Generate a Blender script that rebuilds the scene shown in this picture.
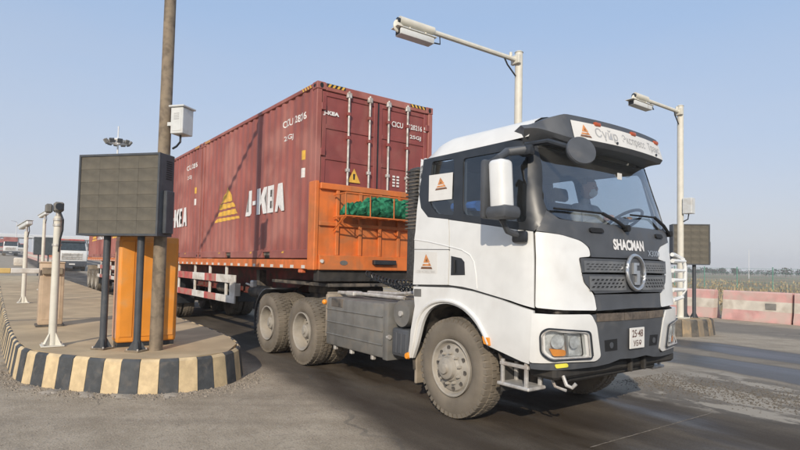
import bpy, bmesh, math, random
import numpy as np
from mathutils import Vector, Matrix
from mathutils.geometry import delaunay_2d_cdt
R = math.radians
random.seed(7)
for o in list(bpy.data.objects): bpy.data.objects.remove(o)
scene = bpy.context.scene
col = scene.collection

# ---------------------------------------------------------------- camera
FPX, PITCH, ROLL, CAMH, PCY = 545.64, .0419, .0217, 1.6645, 242.17     # solved from container corners and wheels (800 x 450 photo)
cam_d = bpy.data.cameras.new('camera'); cam = bpy.data.objects.new('camera', cam_d); col.objects.link(cam)
_fw = Vector((0, math.cos(PITCH), math.sin(PITCH))); _r = Vector((1, 0, 0)); _u = _r.cross(_fw)
CR = _r*math.cos(ROLL)+_u*math.sin(ROLL); CU = -_r*math.sin(ROLL)+_u*math.cos(ROLL); CF = _fw
cam.matrix_world = Matrix(((CR.x, CU.x, -CF.x, 0), (CR.y, CU.y, -CF.y, 0), (CR.z, CU.z, -CF.z, CAMH), (0, 0, 0, 1)))
cam_d.sensor_width = 36; cam_d.lens = 36*FPX/800; cam_d.shift_y = (PCY-225)/800
cam_d.clip_start = .05; cam_d.clip_end = 9000
scene.camera = cam

# ---------------------------------------------------------------- light
SUN_EL = R(26); SUN_DIR = Vector((.16*math.cos(SUN_EL), .987*math.cos(SUN_EL), -math.sin(SUN_EL))).normalized()
world = bpy.data.worlds.new('World'); scene.world = world; world.use_nodes = True
wn = world.node_tree.nodes; wl = world.node_tree.links
sky = wn.new('ShaderNodeTexSky'); sky.sky_type = 'NISHITA'; sky.sun_disc = False
sky.sun_elevation = SUN_EL; sky.sun_rotation = math.atan2(-SUN_DIR.x, -SUN_DIR.y)
sky.altitude = 900; sky.air_density = 1.0; sky.dust_density = 2.0; sky.ozone_density = 2.5
veil = wn.new('ShaderNodeMix'); veil.data_type = 'RGBA'; veil.inputs[0].default_value = .62      # dusty haze veil over the whole sky, whiter and denser towards the horizon all round
wtc = wn.new('ShaderNodeTexCoord'); wsx = wn.new('ShaderNodeSeparateXYZ'); wl.new(wtc.outputs['Generated'], wsx.inputs[0])
def wmap(lo, hi):
    n = wn.new('ShaderNodeMapRange'); n.inputs[1].default_value = 0.; n.inputs[2].default_value = .42; n.inputs[3].default_value = lo; n.inputs[4].default_value = hi; wl.new(wsx.outputs['Z'], n.inputs[0]); return n.outputs[0]
vc = wn.new('ShaderNodeMix'); vc.data_type = 'RGBA'; vc.inputs[6].default_value = (4.9, 4.95, 5.2, 1); vc.inputs[7].default_value = (3.25, 4.4, 6.25, 1)
wnz = wn.new('ShaderNodeTexNoise'); wnz.inputs['Scale'].default_value = 2.2; wnz.inputs['Detail'].default_value = 6; wmp = wn.new('ShaderNodeMapping'); wmp.inputs['Scale'].default_value = (1, 1, 3.5); wl.new(wtc.outputs['Generated'], wmp.inputs[0]); wl.new(wmp.outputs[0], wnz.inputs[0])
wad = wn.new('ShaderNodeMath'); wad.operation = 'MULTIPLY_ADD'; wl.new(wnz.outputs['Fac'], wad.inputs[0]); wad.inputs[1].default_value = -.45; wsum = wn.new('ShaderNodeMath'); wsum.operation = 'ADD'; wsum.inputs[1].default_value = .225; wl.new(wmap(0, 1), wsum.inputs[0]); wl.new(wsum.outputs[0], wad.inputs[2]); wad.use_clamp = True   # uneven haze
wl.new(wad.outputs[0], vc.inputs[0]); wl.new(vc.outputs[2], veil.inputs[7]); wl.new(wmap(.95, .72), veil.inputs[0])
wl.new(sky.outputs[0], veil.inputs[6]); wl.new(veil.outputs[2], wn['Background'].inputs['Color']); wn['Background'].inputs['Strength'].default_value = .12
sun_d = bpy.data.lights.new('sun', 'SUN'); sun = bpy.data.objects.new('sun', sun_d); col.objects.link(sun)
sun_d.energy = 3.2; sun_d.angle = R(.6); sun_d.color = (1, .89, .73)
sun.rotation_euler = SUN_DIR.to_track_quat('-Z', 'Y').to_euler(); sun.location = (-10, -40, 30)
scene.view_settings.view_transform = 'Standard'; scene.view_settings.look = 'None'
scene.view_settings.exposure = 0.2; scene.view_settings.gamma = 1

# ---------------------------------------------------------------- lane frame: x forward along the truck, y to its left, origin on the ground under the container front
YAW = .6378; FWD = Vector((math.sin(YAW), -math.cos(YAW), 0)); LFT = Vector((-FWD.y, FWD.x, 0))
ORG = Vector((-1.3888, 8.7316, 0))+1.219*LFT; LANG = YAW-math.pi/2
def W3(x, y, z=0): return ORG+FWD*x+LFT*y+Vector((0, 0, z))
def toT(P): d = P-ORG; return Vector((d.dot(FWD), d.dot(LFT), P.z))
def ray(px, py): return CF+CR*((px-400)/FPX)+CU*((PCY-py)/FPX)
CAM = Vector((0, 0, CAMH)); CT = toT(CAM)
def rayT(px, py): d = ray(px, py); return Vector((d.dot(FWD), d.dot(LFT), d.z))
def hit(px, py, ax, v): d = rayT(px, py); return CT+d*((v-CT[ax])/d[ax])       # point in lane frame on the plane axis ax = v
def pixT(t):
    d = W3(*t)-CAM; z = d.dot(CF); return (400+FPX*d.dot(CR)/z, PCY-FPX*d.dot(CU)/z)

# ---------------------------------------------------------------- materials
MATS = {}
def mat(name, c, rough=.5, metal=0., var=.12, scale=6., bump=0., bscale=80., dirt=None, damt=.4, dscale=3., dz=None, coat=0., spec=.5, rvar=.0, streak=0.):
    if name in MATS: return MATS[name]
    m = bpy.data.materials.new(name); m.use_nodes = True; N = m.node_tree.nodes; L = m.node_tree.links; b = N['Principled BSDF']
    b.inputs['Roughness'].default_value = rough; b.inputs['Metallic'].default_value = metal
    b.inputs['Coat Weight'].default_value = coat; b.inputs['Specular IOR Level'].default_value = spec
    tc = N.new('ShaderNodeTexCoord')
    def noise(sc, det=5, vec=None, dist=0):
        n = N.new('ShaderNodeTexNoise'); n.inputs['Scale'].default_value = sc; n.inputs['Detail'].default_value = det; n.inputs['Distortion'].default_value = dist
        L.new(vec if vec else tc.outputs['Object'], n.inputs['Vector']); return n.outputs['Fac']
    def ramp(x, a, bb, lo=0., hi=1.):
        r = N.new('ShaderNodeMapRange'); r.interpolation_type = 'SMOOTHSTEP'
        r.inputs[1].default_value = a; r.inputs[2].default_value = bb; r.inputs[3].default_value = lo; r.inputs[4].default_value = hi
        L.new(x, r.inputs[0]); return r.outputs[0]
    def mixc(f, a, bb):
        x = N.new('ShaderNodeMix'); x.data_type = 'RGBA'
        if isinstance(f, float): x.inputs[0].default_value = f
        else: L.new(f, x.inputs[0])
        for k, q in ((6, a), (7, bb)):
            if isinstance(q, (tuple, list)): x.inputs[k].default_value = (*q[:3], 1)
            else: L.new(q, x.inputs[k])
        return x.outputs[2]
    lo = tuple(max(0, v*(1-var)) for v in c); hi = tuple(min(1, v*(1+var)) for v in c)
    out = mixc(ramp(noise(scale), .3, .7), lo, hi)
    if dirt:
        f = ramp(noise(dscale, 7, dist=.6), .62-damt*.5, .85-damt*.4)
        if dz:
            sx = N.new('ShaderNodeSeparateXYZ'); L.new(tc.outputs['Object'], sx.inputs[0])
            g = ramp(sx.outputs['Z'], dz[0], dz[1], 1, 0)
            mm = N.new('ShaderNodeMath'); mm.operation = 'MULTIPLY_ADD'; L.new(f, mm.inputs[0]); mm.inputs[1].default_value = .45; L.new(g, mm.inputs[2]); mm.use_clamp = True
            m2 = N.new('ShaderNodeMath'); m2.operation = 'MULTIPLY'; L.new(mm.outputs[0], m2.inputs[0]); m2.inputs[1].default_value = min(1, damt*1.3); f = m2.outputs[0]
        else:
            m2 = N.new('ShaderNodeMath'); m2.operation = 'MULTIPLY'; L.new(f, m2.inputs[0]); m2.inputs[1].default_value = min(1, damt*1.6); f = m2.outputs[0]
        out = mixc(f, out, dirt)
        r2 = N.new('ShaderNodeMapRange'); r2.inputs[3].default_value = rough; r2.inputs[4].default_value = .9; L.new(f, r2.inputs[0]); L.new(r2.outputs[0], b.inputs['Roughness'])
    if streak:
        mp = N.new('ShaderNodeMapping'); mp.inputs['Scale'].default_value = (9, 9, .35); L.new(tc.outputs['Object'], mp.inputs[0])
        f = ramp(noise(1.6, 6, mp.outputs[0]), .5, .8, 0, streak); out = mixc(f, out, tuple(v*.45+.02 for v in c))
    L.new(out, b.inputs['Base Color'])
    if bump:
        bp = N.new('ShaderNodeBump'); bp.inputs['Strength'].default_value = min(1, bump); bp.inputs['Distance'].default_value = .01
        L.new(noise(bscale, 4), bp.inputs['Height']); L.new(bp.outputs[0], b.inputs['Normal'])
    MATS[name] = m; return m
def glass(name, tint, refl=.05, rough=.02, smoke=0.):
    m = bpy.data.materials.new(name); m.use_nodes = True; N = m.node_tree.nodes; L = m.node_tree.links
    N.remove(N['Principled BSDF']); out = N['Material Output']
    t = N.new('ShaderNodeBsdfTransparent'); t.inputs[0].default_value = (*tint, 1)
    g = N.new('ShaderNodeBsdfGlossy'); g.inputs['Roughness'].default_value = rough; g.inputs[0].default_value = (.9, .95, 1, 1)
    fr = N.new('ShaderNodeFresnel'); fr.inputs[0].default_value = 1.5
    ad0 = N.new('ShaderNodeMath'); ad0.operation = 'ADD'; ad0.use_clamp = True; L.new(fr.outputs[0], ad0.inputs[0]); ad0.inputs[1].default_value = refl
    ge = N.new('ShaderNodeNewGeometry'); iv = N.new('ShaderNodeMath'); iv.operation = 'SUBTRACT'; iv.inputs[0].default_value = 1; L.new(ge.outputs['Backfacing'], iv.inputs[1])
    ad = N.new('ShaderNodeMath'); ad.operation = 'MULTIPLY'; L.new(ad0.outputs[0], ad.inputs[0]); L.new(iv.outputs[0], ad.inputs[1])   # only the outer skin of the pane mirrors
    mx = N.new('ShaderNodeMixShader'); L.new(ad.outputs[0], mx.inputs[0]); L.new(t.outputs[0], mx.inputs[1]); L.new(g.outputs[0], mx.inputs[2])
    last = mx.outputs[0]
    if smoke:                                                        # thin film of dust on the pane
        d = N.new('ShaderNodeBsdfDiffuse'); d.inputs[0].default_value = (.45, .43, .40, 1)
        n = N.new('ShaderNodeTexNoise'); n.inputs['Scale'].default_value = 2.5; tc = N.new('ShaderNodeTexCoord'); L.new(tc.outputs['Object'], n.inputs['Vector'])
        mr = N.new('ShaderNodeMapRange'); mr.inputs[1].default_value = .3; mr.inputs[2].default_value = .8; mr.inputs[3].default_value = smoke*.4; mr.inputs[4].default_value = smoke*1.5; L.new(n.outputs['Fac'], mr.inputs[0])
        m2 = N.new('ShaderNodeMixShader'); L.new(mr.outputs[0], m2.inputs[0]); L.new(last, m2.inputs[1]); L.new(d.outputs[0], m2.inputs[2]); last = m2.outputs[0]
    L.new(last, out.inputs[0]); MATS[name] = m; return m
DUST = (.36, .29, .22)
M = dict(
 white=mat('white_paint', (.77, .77, .75), .30, var=.035, coat=.4, streak=.07, dirt=DUST, damt=.24, dscale=2.2, dz=(.50, 1.25)),
 roofw=mat('roof_paint', (.76, .75, .72), .4, var=.03, dirt=DUST, damt=.12, dscale=2),
 grey=mat('charcoal_plastic', (.072, .077, .086), .48, var=.10, dirt=(.17, .16, .15), damt=.22, dscale=4, bump=.05),
 dark=mat('black_plastic', (.026, .029, .034), .36, var=.15, dirt=(.09, .088, .085), damt=.15, dscale=5),
 black=mat('black', (.012, .012, .013), .7, var=.2),
 rubber=mat('tyre_rubber', (.175, .148, .115), .92, var=.18, scale=3, bump=.3, bscale=120, dirt=(.25, .21, .16), damt=.25, dscale=3),
 rim=mat('rim_paint', (.35, .32, .275), .6, var=.12, scale=10, dirt=(.33, .28, .22), damt=.35, dscale=4, bump=.1),
 frame=mat('chassis_metal', (.05, .048, .045), .7, var=.3, dirt=(.20, .165, .13), damt=.5, dscale=5, bump=.1),
 redframe=mat('trailer_red', (.20, .028, .02), .6, var=.3, dirt=(.12, .09, .07), damt=.5, dscale=4),
 alu=mat('dusty_aluminium', (.185, .18, .168), .6, .2, var=.15, scale=5, dirt=(.24, .21, .175), damt=.35, dscale=6, streak=.3, bump=.06),
 flap=mat('dusty_mudflap', (.30, .25, .19), .9, var=.2, scale=5, bump=.15, bscale=50),
 cont=mat('container_red', (.30, .090, .071), .56, var=.16, scale=1.3, dirt=(.42, .19, .16), damt=.42, dscale=1.1, streak=.34, bump=.03),
 contd=mat('container_door_red', (.25, .060, .052), .5, var=.14, scale=3, dirt=(.30, .12, .10), damt=.32, dscale=2, streak=.35, bump=.03),
 galv=mat('galvanised_steel', (.52, .50, .47), .5, .3, var=.18, scale=14, dirt=(.3, .22, .16), damt=.35, dscale=8),
 orange=mat('orange_paint', (.66, .17, .035), .5, var=.12, scale=4, dirt=(.40, .17, .07), damt=.40, dscale=3, streak=.4, bump=.05),
 cab_or=mat('cabinet_orange', (.78, .29, .035), .45, var=.08, scale=3, dirt=(.55, .33, .14), damt=.3, dscale=3, streak=.15),
 letters=mat('white_lettering', (.75, .73, .70), .6, var=.1, scale=20, dirt=(.40, .2, .17), damt=.25, dscale=9),
 yellow=mat('yellow_paint', (.72, .42, .06), .55, var=.1, scale=12, dirt=(.4, .2, .1), damt=.25, dscale=8),
 hazblack=mat('stripe_black', (.02, .02, .02), .6),
 red=mat('red_paint', (.50, .10, .09), .6, var=.2, scale=5, dirt=DUST, damt=.4),
 wht=mat('white_board', (.68, .65, .60), .6, var=.12, scale=5, dirt=DUST, damt=.4),
 amber=mat('amber_lens', (.85, .30, .03), .25, var=.1),
 hlback=mat('headlight_bowl', (.66, .67, .68), .28, .25, var=.35, scale=11),
 gmesh=mat('grille_mesh', (.19, .195, .20), .45, .4, var=.15, dirt=(.3, .28, .25), damt=.3, dscale=6),
 letters2=mat('white_logo_lettering', (.78, .76, .74), .6, var=.06, scale=20),
 crust=mat('kerb_crust', (.25, .21, .165), .95, var=.3, scale=20),
 lens=mat('lamp_lens', (.55, .57, .58), .12, .3, var=.25, scale=16),
 chrome=mat('badge_chrome', (.58, .59, .60), .28, .85, var=.1, dirt=(.3, .28, .25), damt=.3, dscale=8),
 interior=mat('cab_interior', (.17, .165, .16), .8, var=.1),
 seat=mat('seat_cloth', (.10, .10, .105), .9, var=.2),
 jacket=mat('grey_jacket', (.26, .27, .28), .9, var=.2, scale=9, bump=.3, bscale=25),
 skin=mat('skin', (.48, .28, .20), .6, var=.06),
 hair=mat('hair', (.015, .012, .01), .7),
 mask=mat('face_mask', (.72, .74, .75), .8, var=.04),
 net=mat('green_net', (.032, .19, .105), .95, var=.5, scale=14, bump=1., bscale=70, spec=.1),
 board_post=mat('post_grey', (.06, .066, .075), .5, var=.12, dirt=(.14, .13, .12), damt=.2, dscale=6),
 led=mat('led_panel_dust', (.118, .107, .086), .85, var=.16, scale=7, dirt=(.165, .145, .11), damt=.4, dscale=2.5, bump=.5, bscale=220),
 rust=mat('weathered_pole', (.20, .155, .11), .75, .1, var=.35, scale=9, dirt=(.30, .24, .17), damt=.5, dscale=7, streak=.4, bump=.2),
 cream=mat('cream_paint', (.66, .63, .545), .5, var=.07, scale=5, streak=.15, dirt=(.45, .36, .25), damt=.2, dscale=5),
 boxw=mat('white_box', (.62, .63, .62), .45, var=.06, dirt=(.4, .36, .3), damt=.25, dscale=6),
 beige=mat('beige_housing', (.52, .39, .27), .6, var=.1, scale=5, dirt=(.4, .3, .2), damt=.35, dscale=4, streak=.2),
 armyel=mat('barrier_yellow', (.62, .43, .16), .5, var=.1, dirt=DUST, damt=.3),
 kyel=mat('kerb_yellow', (.64, .49, .285), .75, var=.14, scale=7, bump=.35, bscale=40, dirt=(.48, .36, .22), damt=.35, dscale=8),
 kblk=mat('kerb_black', (.062, .066, .070), .75, var=.2, scale=7, bump=.35, bscale=40, dirt=(.16, .14, .12), damt=.30, dscale=9),
 conc=mat('island_concrete', (.50, .385, .235), .9, var=.18, scale=1.6, bump=.4, bscale=50, dirt=(.38, .29, .18), damt=.45, dscale=1.1),
 bpink=mat('barrier_red', (.62, .34, .31), .8, var=.16, scale=2.5, bump=.2, bscale=30, dirt=(.56, .44, .38), damt=.5, dscale=2),
 bwht=mat('barrier_white', (.66, .60, .51), .8, var=.12, scale=2.5, bump=.2, bscale=30, dirt=(.40, .33, .26), damt=.4, dscale=2),
 kyel2=mat('kerb_yellow_grimy', (.30, .215, .125), .8, var=.25, scale=7, bump=.3, bscale=40, dirt=(.20, .17, .13), damt=.5, dscale=5),
 kblk2=mat('kerb_black_grimy', (.075, .070, .062), .8, var=.25, scale=7, bump=.3, bscale=40, dirt=(.17, .145, .115), damt=.45, dscale=5),
 under=mat('underbody_black', (.03, .028, .026), .8, var=.3, dirt=(.06, .052, .044), damt=.4, dscale=5),
 stone=mat('gravel_stone', (.13, .11, .085), .95, var=.4, scale=30),
 mud=mat('dried_mud', (.36, .31, .25), .95, var=.2, scale=6, bump=.5, bscale=40),
 straw=mat('dry_grass', (.34, .27, .165), .9, var=.35, scale=1.2),
 scrub=mat('scrub', (.16, .13, .09), .9, var=.4, scale=2),
 tree=mat('far_foliage', (.07, .07, .055), .9, var=.4, scale=.5),
 green=mat('fence_green', (.13, .28, .22), .7),
 facade=mat('far_white', (.66, .67, .68), .6, var=.05),
 darkboard=mat('far_board', (.06, .07, .075), .7, var=.2),
 logo=mat('logo_orange', (.62, .25, .08), .5, var=.25, scale=20),
 logodk=mat('logo_brown', (.18, .08, .035), .5, var=.2, scale=20),
 blue=mat('blue_cloth', (.10, .25, .62), .6, var=.3),
 paper=mat('paper', (.72, .70, .66), .6, var=.03),
 textdk=mat('lettering_dark', (.13, .07, .06), .6),
 textgr=mat('lettering_grey', (.42, .42, .42), .6),
)
glass('windscreen_glass', (.93, .955, .965), .11, .03, .03)
glass('lamp_cover', (.95, .96, .96), .03, .05, .04)
glass('side_glass', (.72, .77, .81), .04, .02, .02)

# ---------------------------------------------------------------- mesh builder
OFF = {}
def link(o, parent=None):
    col.objects.link(o)
    if parent is not None: o.parent = parent
    return o
def tag(o, label=None, cat=None, group=None, kind=None):
    for k, v in (('label', label), ('category', cat), ('group', group), ('kind', kind)):
        if v: o[k] = v
    return o
def empty(name, label, cat, x, y, z=0, rz=0, group=None):               # Empty at the thing's base, lane frame
    o = bpy.data.objects.new(name, None); o.empty_display_size = .2; link(o)
    o.location = W3(x, y, z); o.rotation_euler.z = LANG+rz; OFF[o] = (x, y, z)
    return tag(o, label, cat, group)
class MB:
    def __init__(s): s.bm = bmesh.new()
    def box(s, x0, x1, y0, y1, z0, z1, b=0., mtx=None, seg=1):
        n = bmesh.ops.create_cube(s.bm, size=1)['verts']
        for v in n: v.co = Vector(((x0+x1)/2+v.co.x*(x1-x0), (y0+y1)/2+v.co.y*(y1-y0), (z0+z1)/2+v.co.z*(z1-z0)))
        if b:
            e = list({e for v in n for e in v.link_edges})
            r = bmesh.ops.bevel(s.bm, geom=e, offset=min(b, .49*min(abs(x1-x0), abs(y1-y0), abs(z1-z0))), segments=seg, affect='EDGES', profile=.5)
            n = list({v for f in r['faces'] for v in f.verts} | {v for v in n if v.is_valid})
        if mtx is not None:
            for v in n: v.co = mtx @ v.co
        return s
    def cyl(s, p, q, r, r2=None, n=16, cap=True):
        p = Vector(p); q = Vector(q); d = (q-p); L_ = d.length
        if L_ < 1e-6: return s
        m = Matrix.Translation((p+q)/2) @ d.to_track_quat('Z', 'Y').to_matrix().to_4x4()
        bmesh.ops.create_cone(s.bm, cap_ends=cap, segments=n, radius1=r, radius2=r if r2 is None else r2, depth=L_, matrix=m); return s
    def tube(s, pts, r, n=8):
        pts = [Vector(p) for p in pts]; rings = []
        up = Vector((.13, .29, .95))
        for i, p in enumerate(pts):
            t = (pts[min(i+1, len(pts)-1)]-pts[max(i-1, 0)]).normalized()
            a = t.cross(up); a = a.normalized() if a.length > 1e-3 else Vector((1, 0, 0)); b = t.cross(a).normalized()
            rr = r[i] if isinstance(r, (list, tuple)) else r
            rings.append([s.bm.verts.new(p+(a*math.cos(k*2*math.pi/n)+b*math.sin(k*2*math.pi/n))*rr) for k in range(n)])
        for A, B in zip(rings, rings[1:]):
            for k in range(n): s.bm.faces.new((A[k], A[(k+1) % n], B[(k+1) % n], B[k]))
        s.bm.faces.new(rings[0][::-1]); s.bm.faces.new(rings[-1]); return s
    def prism(s, poly, d, f=None):                                       # poly of 3D points extruded by vector d
        a = [s.bm.verts.new(Vector(p)) for p in poly]; b = [s.bm.verts.new(Vector(p)+Vector(d)) for p in poly]; n = len(a)
        s.bm.faces.new(a[::-1]); s.bm.faces.new(b)
        for k in range(n): s.bm.faces.new((a[k], a[(k+1) % n], b[(k+1) % n], b[k]))
        return s
    def poly(s, pts): s.bm.faces.new([s.bm.verts.new(Vector(p)) for p in pts]); return s
    def lathe(s, prof, c, axis=1, n=48, close=False, cap=True):                    # prof [(along axis, radius)], around axis 1 (y) through c
        rings = []
        for (a, r) in prof:
            ring = []
            for k in range(n):
                t = 2*math.pi*k/n; u, w = r*math.cos(t), r*math.sin(t)
                v = (u, a, w) if axis == 1 else ((w, u, a) if axis == 2 else (a, u, w))
                ring.append(s.bm.verts.new(Vector(c)+Vector(v)))
            rings.append(ring)
        pr = list(zip(rings, rings[1:]))+([(rings[-1], rings[0])] if close else [])
        for A, B in pr:
            for k in range(n): s.bm.faces.new((A[k], A[(k+1) % n], B[(k+1) % n], B[k]))
        if not close and cap:
            for rg, pf in ((rings[0], prof[0]), (rings[-1], prof[-1])):
                if pf[1] > 1e-4:
                    try: s.bm.faces.new(rg)
                    except ValueError: pass
        return s
    def sphere(s, c, r, sc=(1, 1, 1), u=16, v=10):
        m = Matrix.Translation(c) @ Matrix.Diagonal((*sc, 1)); bmesh.ops.create_uvsphere(s.bm, u_segments=u, v_segments=v, radius=r, matrix=m); return s
    def mesh(s, name, m, off=(0, 0, 0), smooth=35, fix=True):
        if fix: bmesh.ops.recalc_face_normals(s.bm, faces=s.bm.faces)
        if off != (0, 0, 0): bmesh.ops.translate(s.bm, verts=s.bm.verts, vec=-Vector(off))
        me = bpy.data.meshes.new(name); s.bm.to_mesh(me); s.bm.free(); me.materials.append(m)
        if smooth:
            me.shade_smooth(); me.set_sharp_from_angle(angle=R(smooth))
        return me
    def build(s, name, m, parent=None, smooth=35, label=None, fix=True):
        off = OFF.get(parent, (0, 0, 0)); me = s.mesh(name, m, off, smooth, fix)
        o = bpy.data.objects.new(name, me); link(o, parent); OFF[o] = off
        if label: o['label'] = label
        return o
def thing(mb, name, m, label, cat, x, y, z=0, rz=0, group=None, kind=None, smooth=35):   # a one-mesh thing in the lane frame, mesh in lane coordinates
    me = mb.mesh(name, m, (x, y, z), smooth); o = bpy.data.objects.new(name, me); link(o)
    o.location = W3(x, y, z); o.rotation_euler.z = LANG; OFF[o] = (x, y, z); tag(o, label, cat, group, kind); return o
def inst(me, name, parent, loc, rot=(0, 0, 0), sc=(1, 1, 1)):
    o = bpy.data.objects.new(name, me); link(o, parent); off = OFF.get(parent, (0, 0, 0)); o.location = Vector(loc)-Vector(off); o.rotation_euler = rot; o.scale = sc; OFF[o] = (0, 0, 0); return o
def text_bm(s, w=None, h=1., bold=0., spacing=1.):
    c = bpy.data.curves.new('t', 'FONT'); c.body = s; c.size = 1; c.offset = bold; c.space_character = spacing; c.resolution_u = 3
    o = bpy.data.objects.new('t', c); col.objects.link(o); dg = bpy.context.evaluated_depsgraph_get()
    me = bpy.data.meshes.new_from_object(o.evaluated_get(dg)); bpy.data.objects.remove(o); bpy.data.curves.remove(c)
    bm = bmesh.new(); bm.from_mesh(me); bpy.data.meshes.remove(me)
    xs = [v.co.x for v in bm.verts]; ys = [v.co.y for v in bm.verts]; x0, x1, y0, y1 = min(xs), max(xs), min(ys), max(ys)
    sy = h/(y1-y0); sx = (w/(x1-x0)) if w else sy
    for v in bm.verts: v.co = Vector(((v.co.x-x0)*sx, (v.co.y-y0)*sy, 0))
    return bm
def lettering(name, s, m, parent, o, ex, ey, w, h, bold=0., conform=None, breaks=None, spacing=1.):
    bm = text_bm(s, w, h, bold, spacing); ex = Vector(ex); ey = Vector(ey); o = Vector(o)
    for v in bm.verts: v.co = o+ex*v.co.x+ey*v.co.y
    if breaks:
        for bx in breaks: bmesh.ops.bisect_plane(bm, geom=bm.verts[:]+bm.edges[:]+bm.faces[:], plane_co=(bx, 0, 0), plane_no=(1, 0, 0))
    if conform:
        for v in bm.verts: v.co = conform(v.co)
    mb = MB(); mb.bm.free(); mb.bm = bm
    return mb.build(name, m, parent, smooth=0, fix=False)
def chaikin(pts, n=2):
    for _ in range(n):
        o = [pts[0]]
        for a, b in zip(pts, pts[1:]): o += [(.75*a[0]+.25*b[0], .75*a[1]+.25*b[1]), (.25*a[0]+.75*b[0], .25*a[1]+.75*b[1])]
        pts = o+[pts[-1]]
    return pts
def inside(p, poly):
    x, y = p; c = False; n = len(poly); j = n-1
    for i in range(n):
        a, b = poly[i], poly[j]
        if (a[1] > y) != (b[1] > y) and x < (b[0]-a[0])*(y-a[1])/(b[1]-a[1])+a[0]: c = not c
        j = i
    return c
def rnd(poly, r, seg=4):
    out = []; n = len(poly)
    for i in range(n):
        p = Vector(poly[i]); a = Vector(poly[i-1]); b = Vector(poly[(i+1) % n]); rr = r[i] if isinstance(r, (list, tuple)) else r
        da, db = a-p, b-p; d = min(rr, .45*da.length, .45*db.length)
        if d < 1e-4: out.append(tuple(p)); continue
        A = p+da.normalized()*d; B = p+db.normalized()*d
        for k in range(seg+1):
            t = k/seg; out.append(tuple(A*(1-t)**2+p*2*t*(1-t)+B*t*t))
    return out
def dens(poly, d):
    out = []; n = len(poly)
    for i in range(n):
        a, b = Vector(poly[i]), Vector(poly[(i+1) % n]); k = max(1, int((b-a).length/d))
        for j in range(k): out.append(tuple(a.lerp(b, j/k)))
    return out
def patch(mb, surf, outer, holes=(), off=0., thick=.02, grid=.07):       # solid sheet over a curved surface surf(u, z, off), outline and holes given in (u, z)
    outer = dens(outer, grid); holes = [dens(h, grid) for h in holes]
    V = []; Ed = []
    for lp in [outer]+holes:
        k = len(V); V += lp; Ed += [(k+i, k+(i+1) % len(lp)) for i in range(len(lp))]
    us = [p[0] for p in outer]; zs = [p[1] for p in outer]
    u = min(us)+grid*.5
    while u < max(us):
        z = min(zs)+grid*.5
        while z < max(zs):
            if inside((u, z), outer) and not any(inside((u, z), h) for h in holes):
                if min((u-p[0])**2+(z-p[1])**2 for p in V) > (grid*.4)**2: V.append((u, z))
            z += grid
        u += grid
    vo, eo, fo = delaunay_2d_cdt([Vector(p) for p in V], Ed, [], 0, 1e-6)[:3]
    F = []
    for f in fo:
        c = (sum(vo[i].x for i in f)/len(f), sum(vo[i].y for i in f)/len(f))
        if inside(c, outer) and not any(inside(c, h) for h in holes): F.append(f)
    T = [mb.bm.verts.new(surf(v.x, v.y, off)) for v in vo]; B = [mb.bm.verts.new(surf(v.x, v.y, off-thick)) for v in vo]
    cnt = {}
    for f in F:
        mb.bm.faces.new([T[i] for i in f]); mb.bm.faces.new([B[i] for i in reversed(f)])
        for i in range(len(f)):
            a, b = f[i], f[(i+1) % len(f)]; cnt[(a, b)] = cnt.get((a, b), 0)+1
    for (a, b) in cnt:
        if (b, a) not in cnt: mb.bm.faces.new((T[b], T[a], B[a], B[b]))
    for v in T+B:
        if not v.link_faces: mb.bm.verts.remove(v)
    return mb
# ================================================================ wheels
def tyre_mesh(rw=.55, w=.31, rb=.305):
    mb = MB()
    prof = [(.035, rb), (.012, rb+.02), (.0, rb+.07), (-.004, rb+.12), (.004, rw-.085), (.014, rw-.05), (.03, rw-.022), (.05, rw-.014), (w-.05, rw-.014), (w-.03, rw-.022), (w-.014, rw-.05), (w-.004, rw-.085), (w+.004, rb+.12), (w, rb+.07), (w-.012, rb+.02), (w-.035, rb), (w*.5, rb-.015)]
    mb.lathe(prof, (0, 0, 0), 1, 72, close=True)
    for row, (y0, y1) in enumerate(((.022, .088), (.098, .148), (.162, .212), (w-.088, w-.022))):
        n = 46
        for k in range(n):
            t = 2*math.pi*(k+.5*(row % 2))/n; m = Matrix.Rotation(t, 4, 'Y')
            mb.box(-.026, .026, y0, y1, rw-.03, rw-(.012 if row in (0, 3) else .0), mtx=m)
            if row in (0, 3):                                           # shoulder blocks seen along the edge of the tread
                ys = .012 if row == 0 else w-.012
                mb.box(-.024, .024, min(ys, ys+(.02 if row == 0 else -.02)), max(ys, ys+(.02 if row == 0 else -.02)), rw-.06, rw-.014, mtx=m)
    return mb.mesh('tyre', M['rubber'], smooth=40)
def rim_mesh(kind):
    mb = MB()
    if kind == 'front':
        prof = [(.03, .308), (-.006, .312), (-.010, .30), (.0, .288), (.03, .278), (.045, .262), (.018, .245), (.006, .20), (-.004, .155), (-.03, .135), (-.03, .0)]
    else:
        prof = [(.03, .308), (-.006, .312), (-.010, .30), (.0, .288), (.03, .280), (.10, .268), (.165, .258), (.172, .21), (.165, .15), (.145, .125), (.145, .0)]
    mb.lathe(prof, (0, 0, 0), 1, 48, cap=False)
    y = .004 if kind == 'front' else .166
    for k in range(10):                                                 # hand holes
        t = 2*math.pi*(k+.5)/10; c = Vector((.222*math.cos(t), y+.006, .222*math.sin(t)))
    return mb.mesh('rim', M['rim'], smooth=30)
def hub_mesh(kind):
    mb = MB()
    if kind == 'front': mb.lathe([(-.028, .125), (-.075, .115), (-.082, .10), (-.085, .06), (-.11, .055), (-.115, .0)], (0, 0, 0), 1, 28)
    else: mb.lathe([(.15, .12), (.06, .105), (.05, .09), (.05, .05), (.03, .045), (.03, 0)], (0, 0, 0), 1, 28)
    return mb.mesh('hub', M['rim'])
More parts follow.
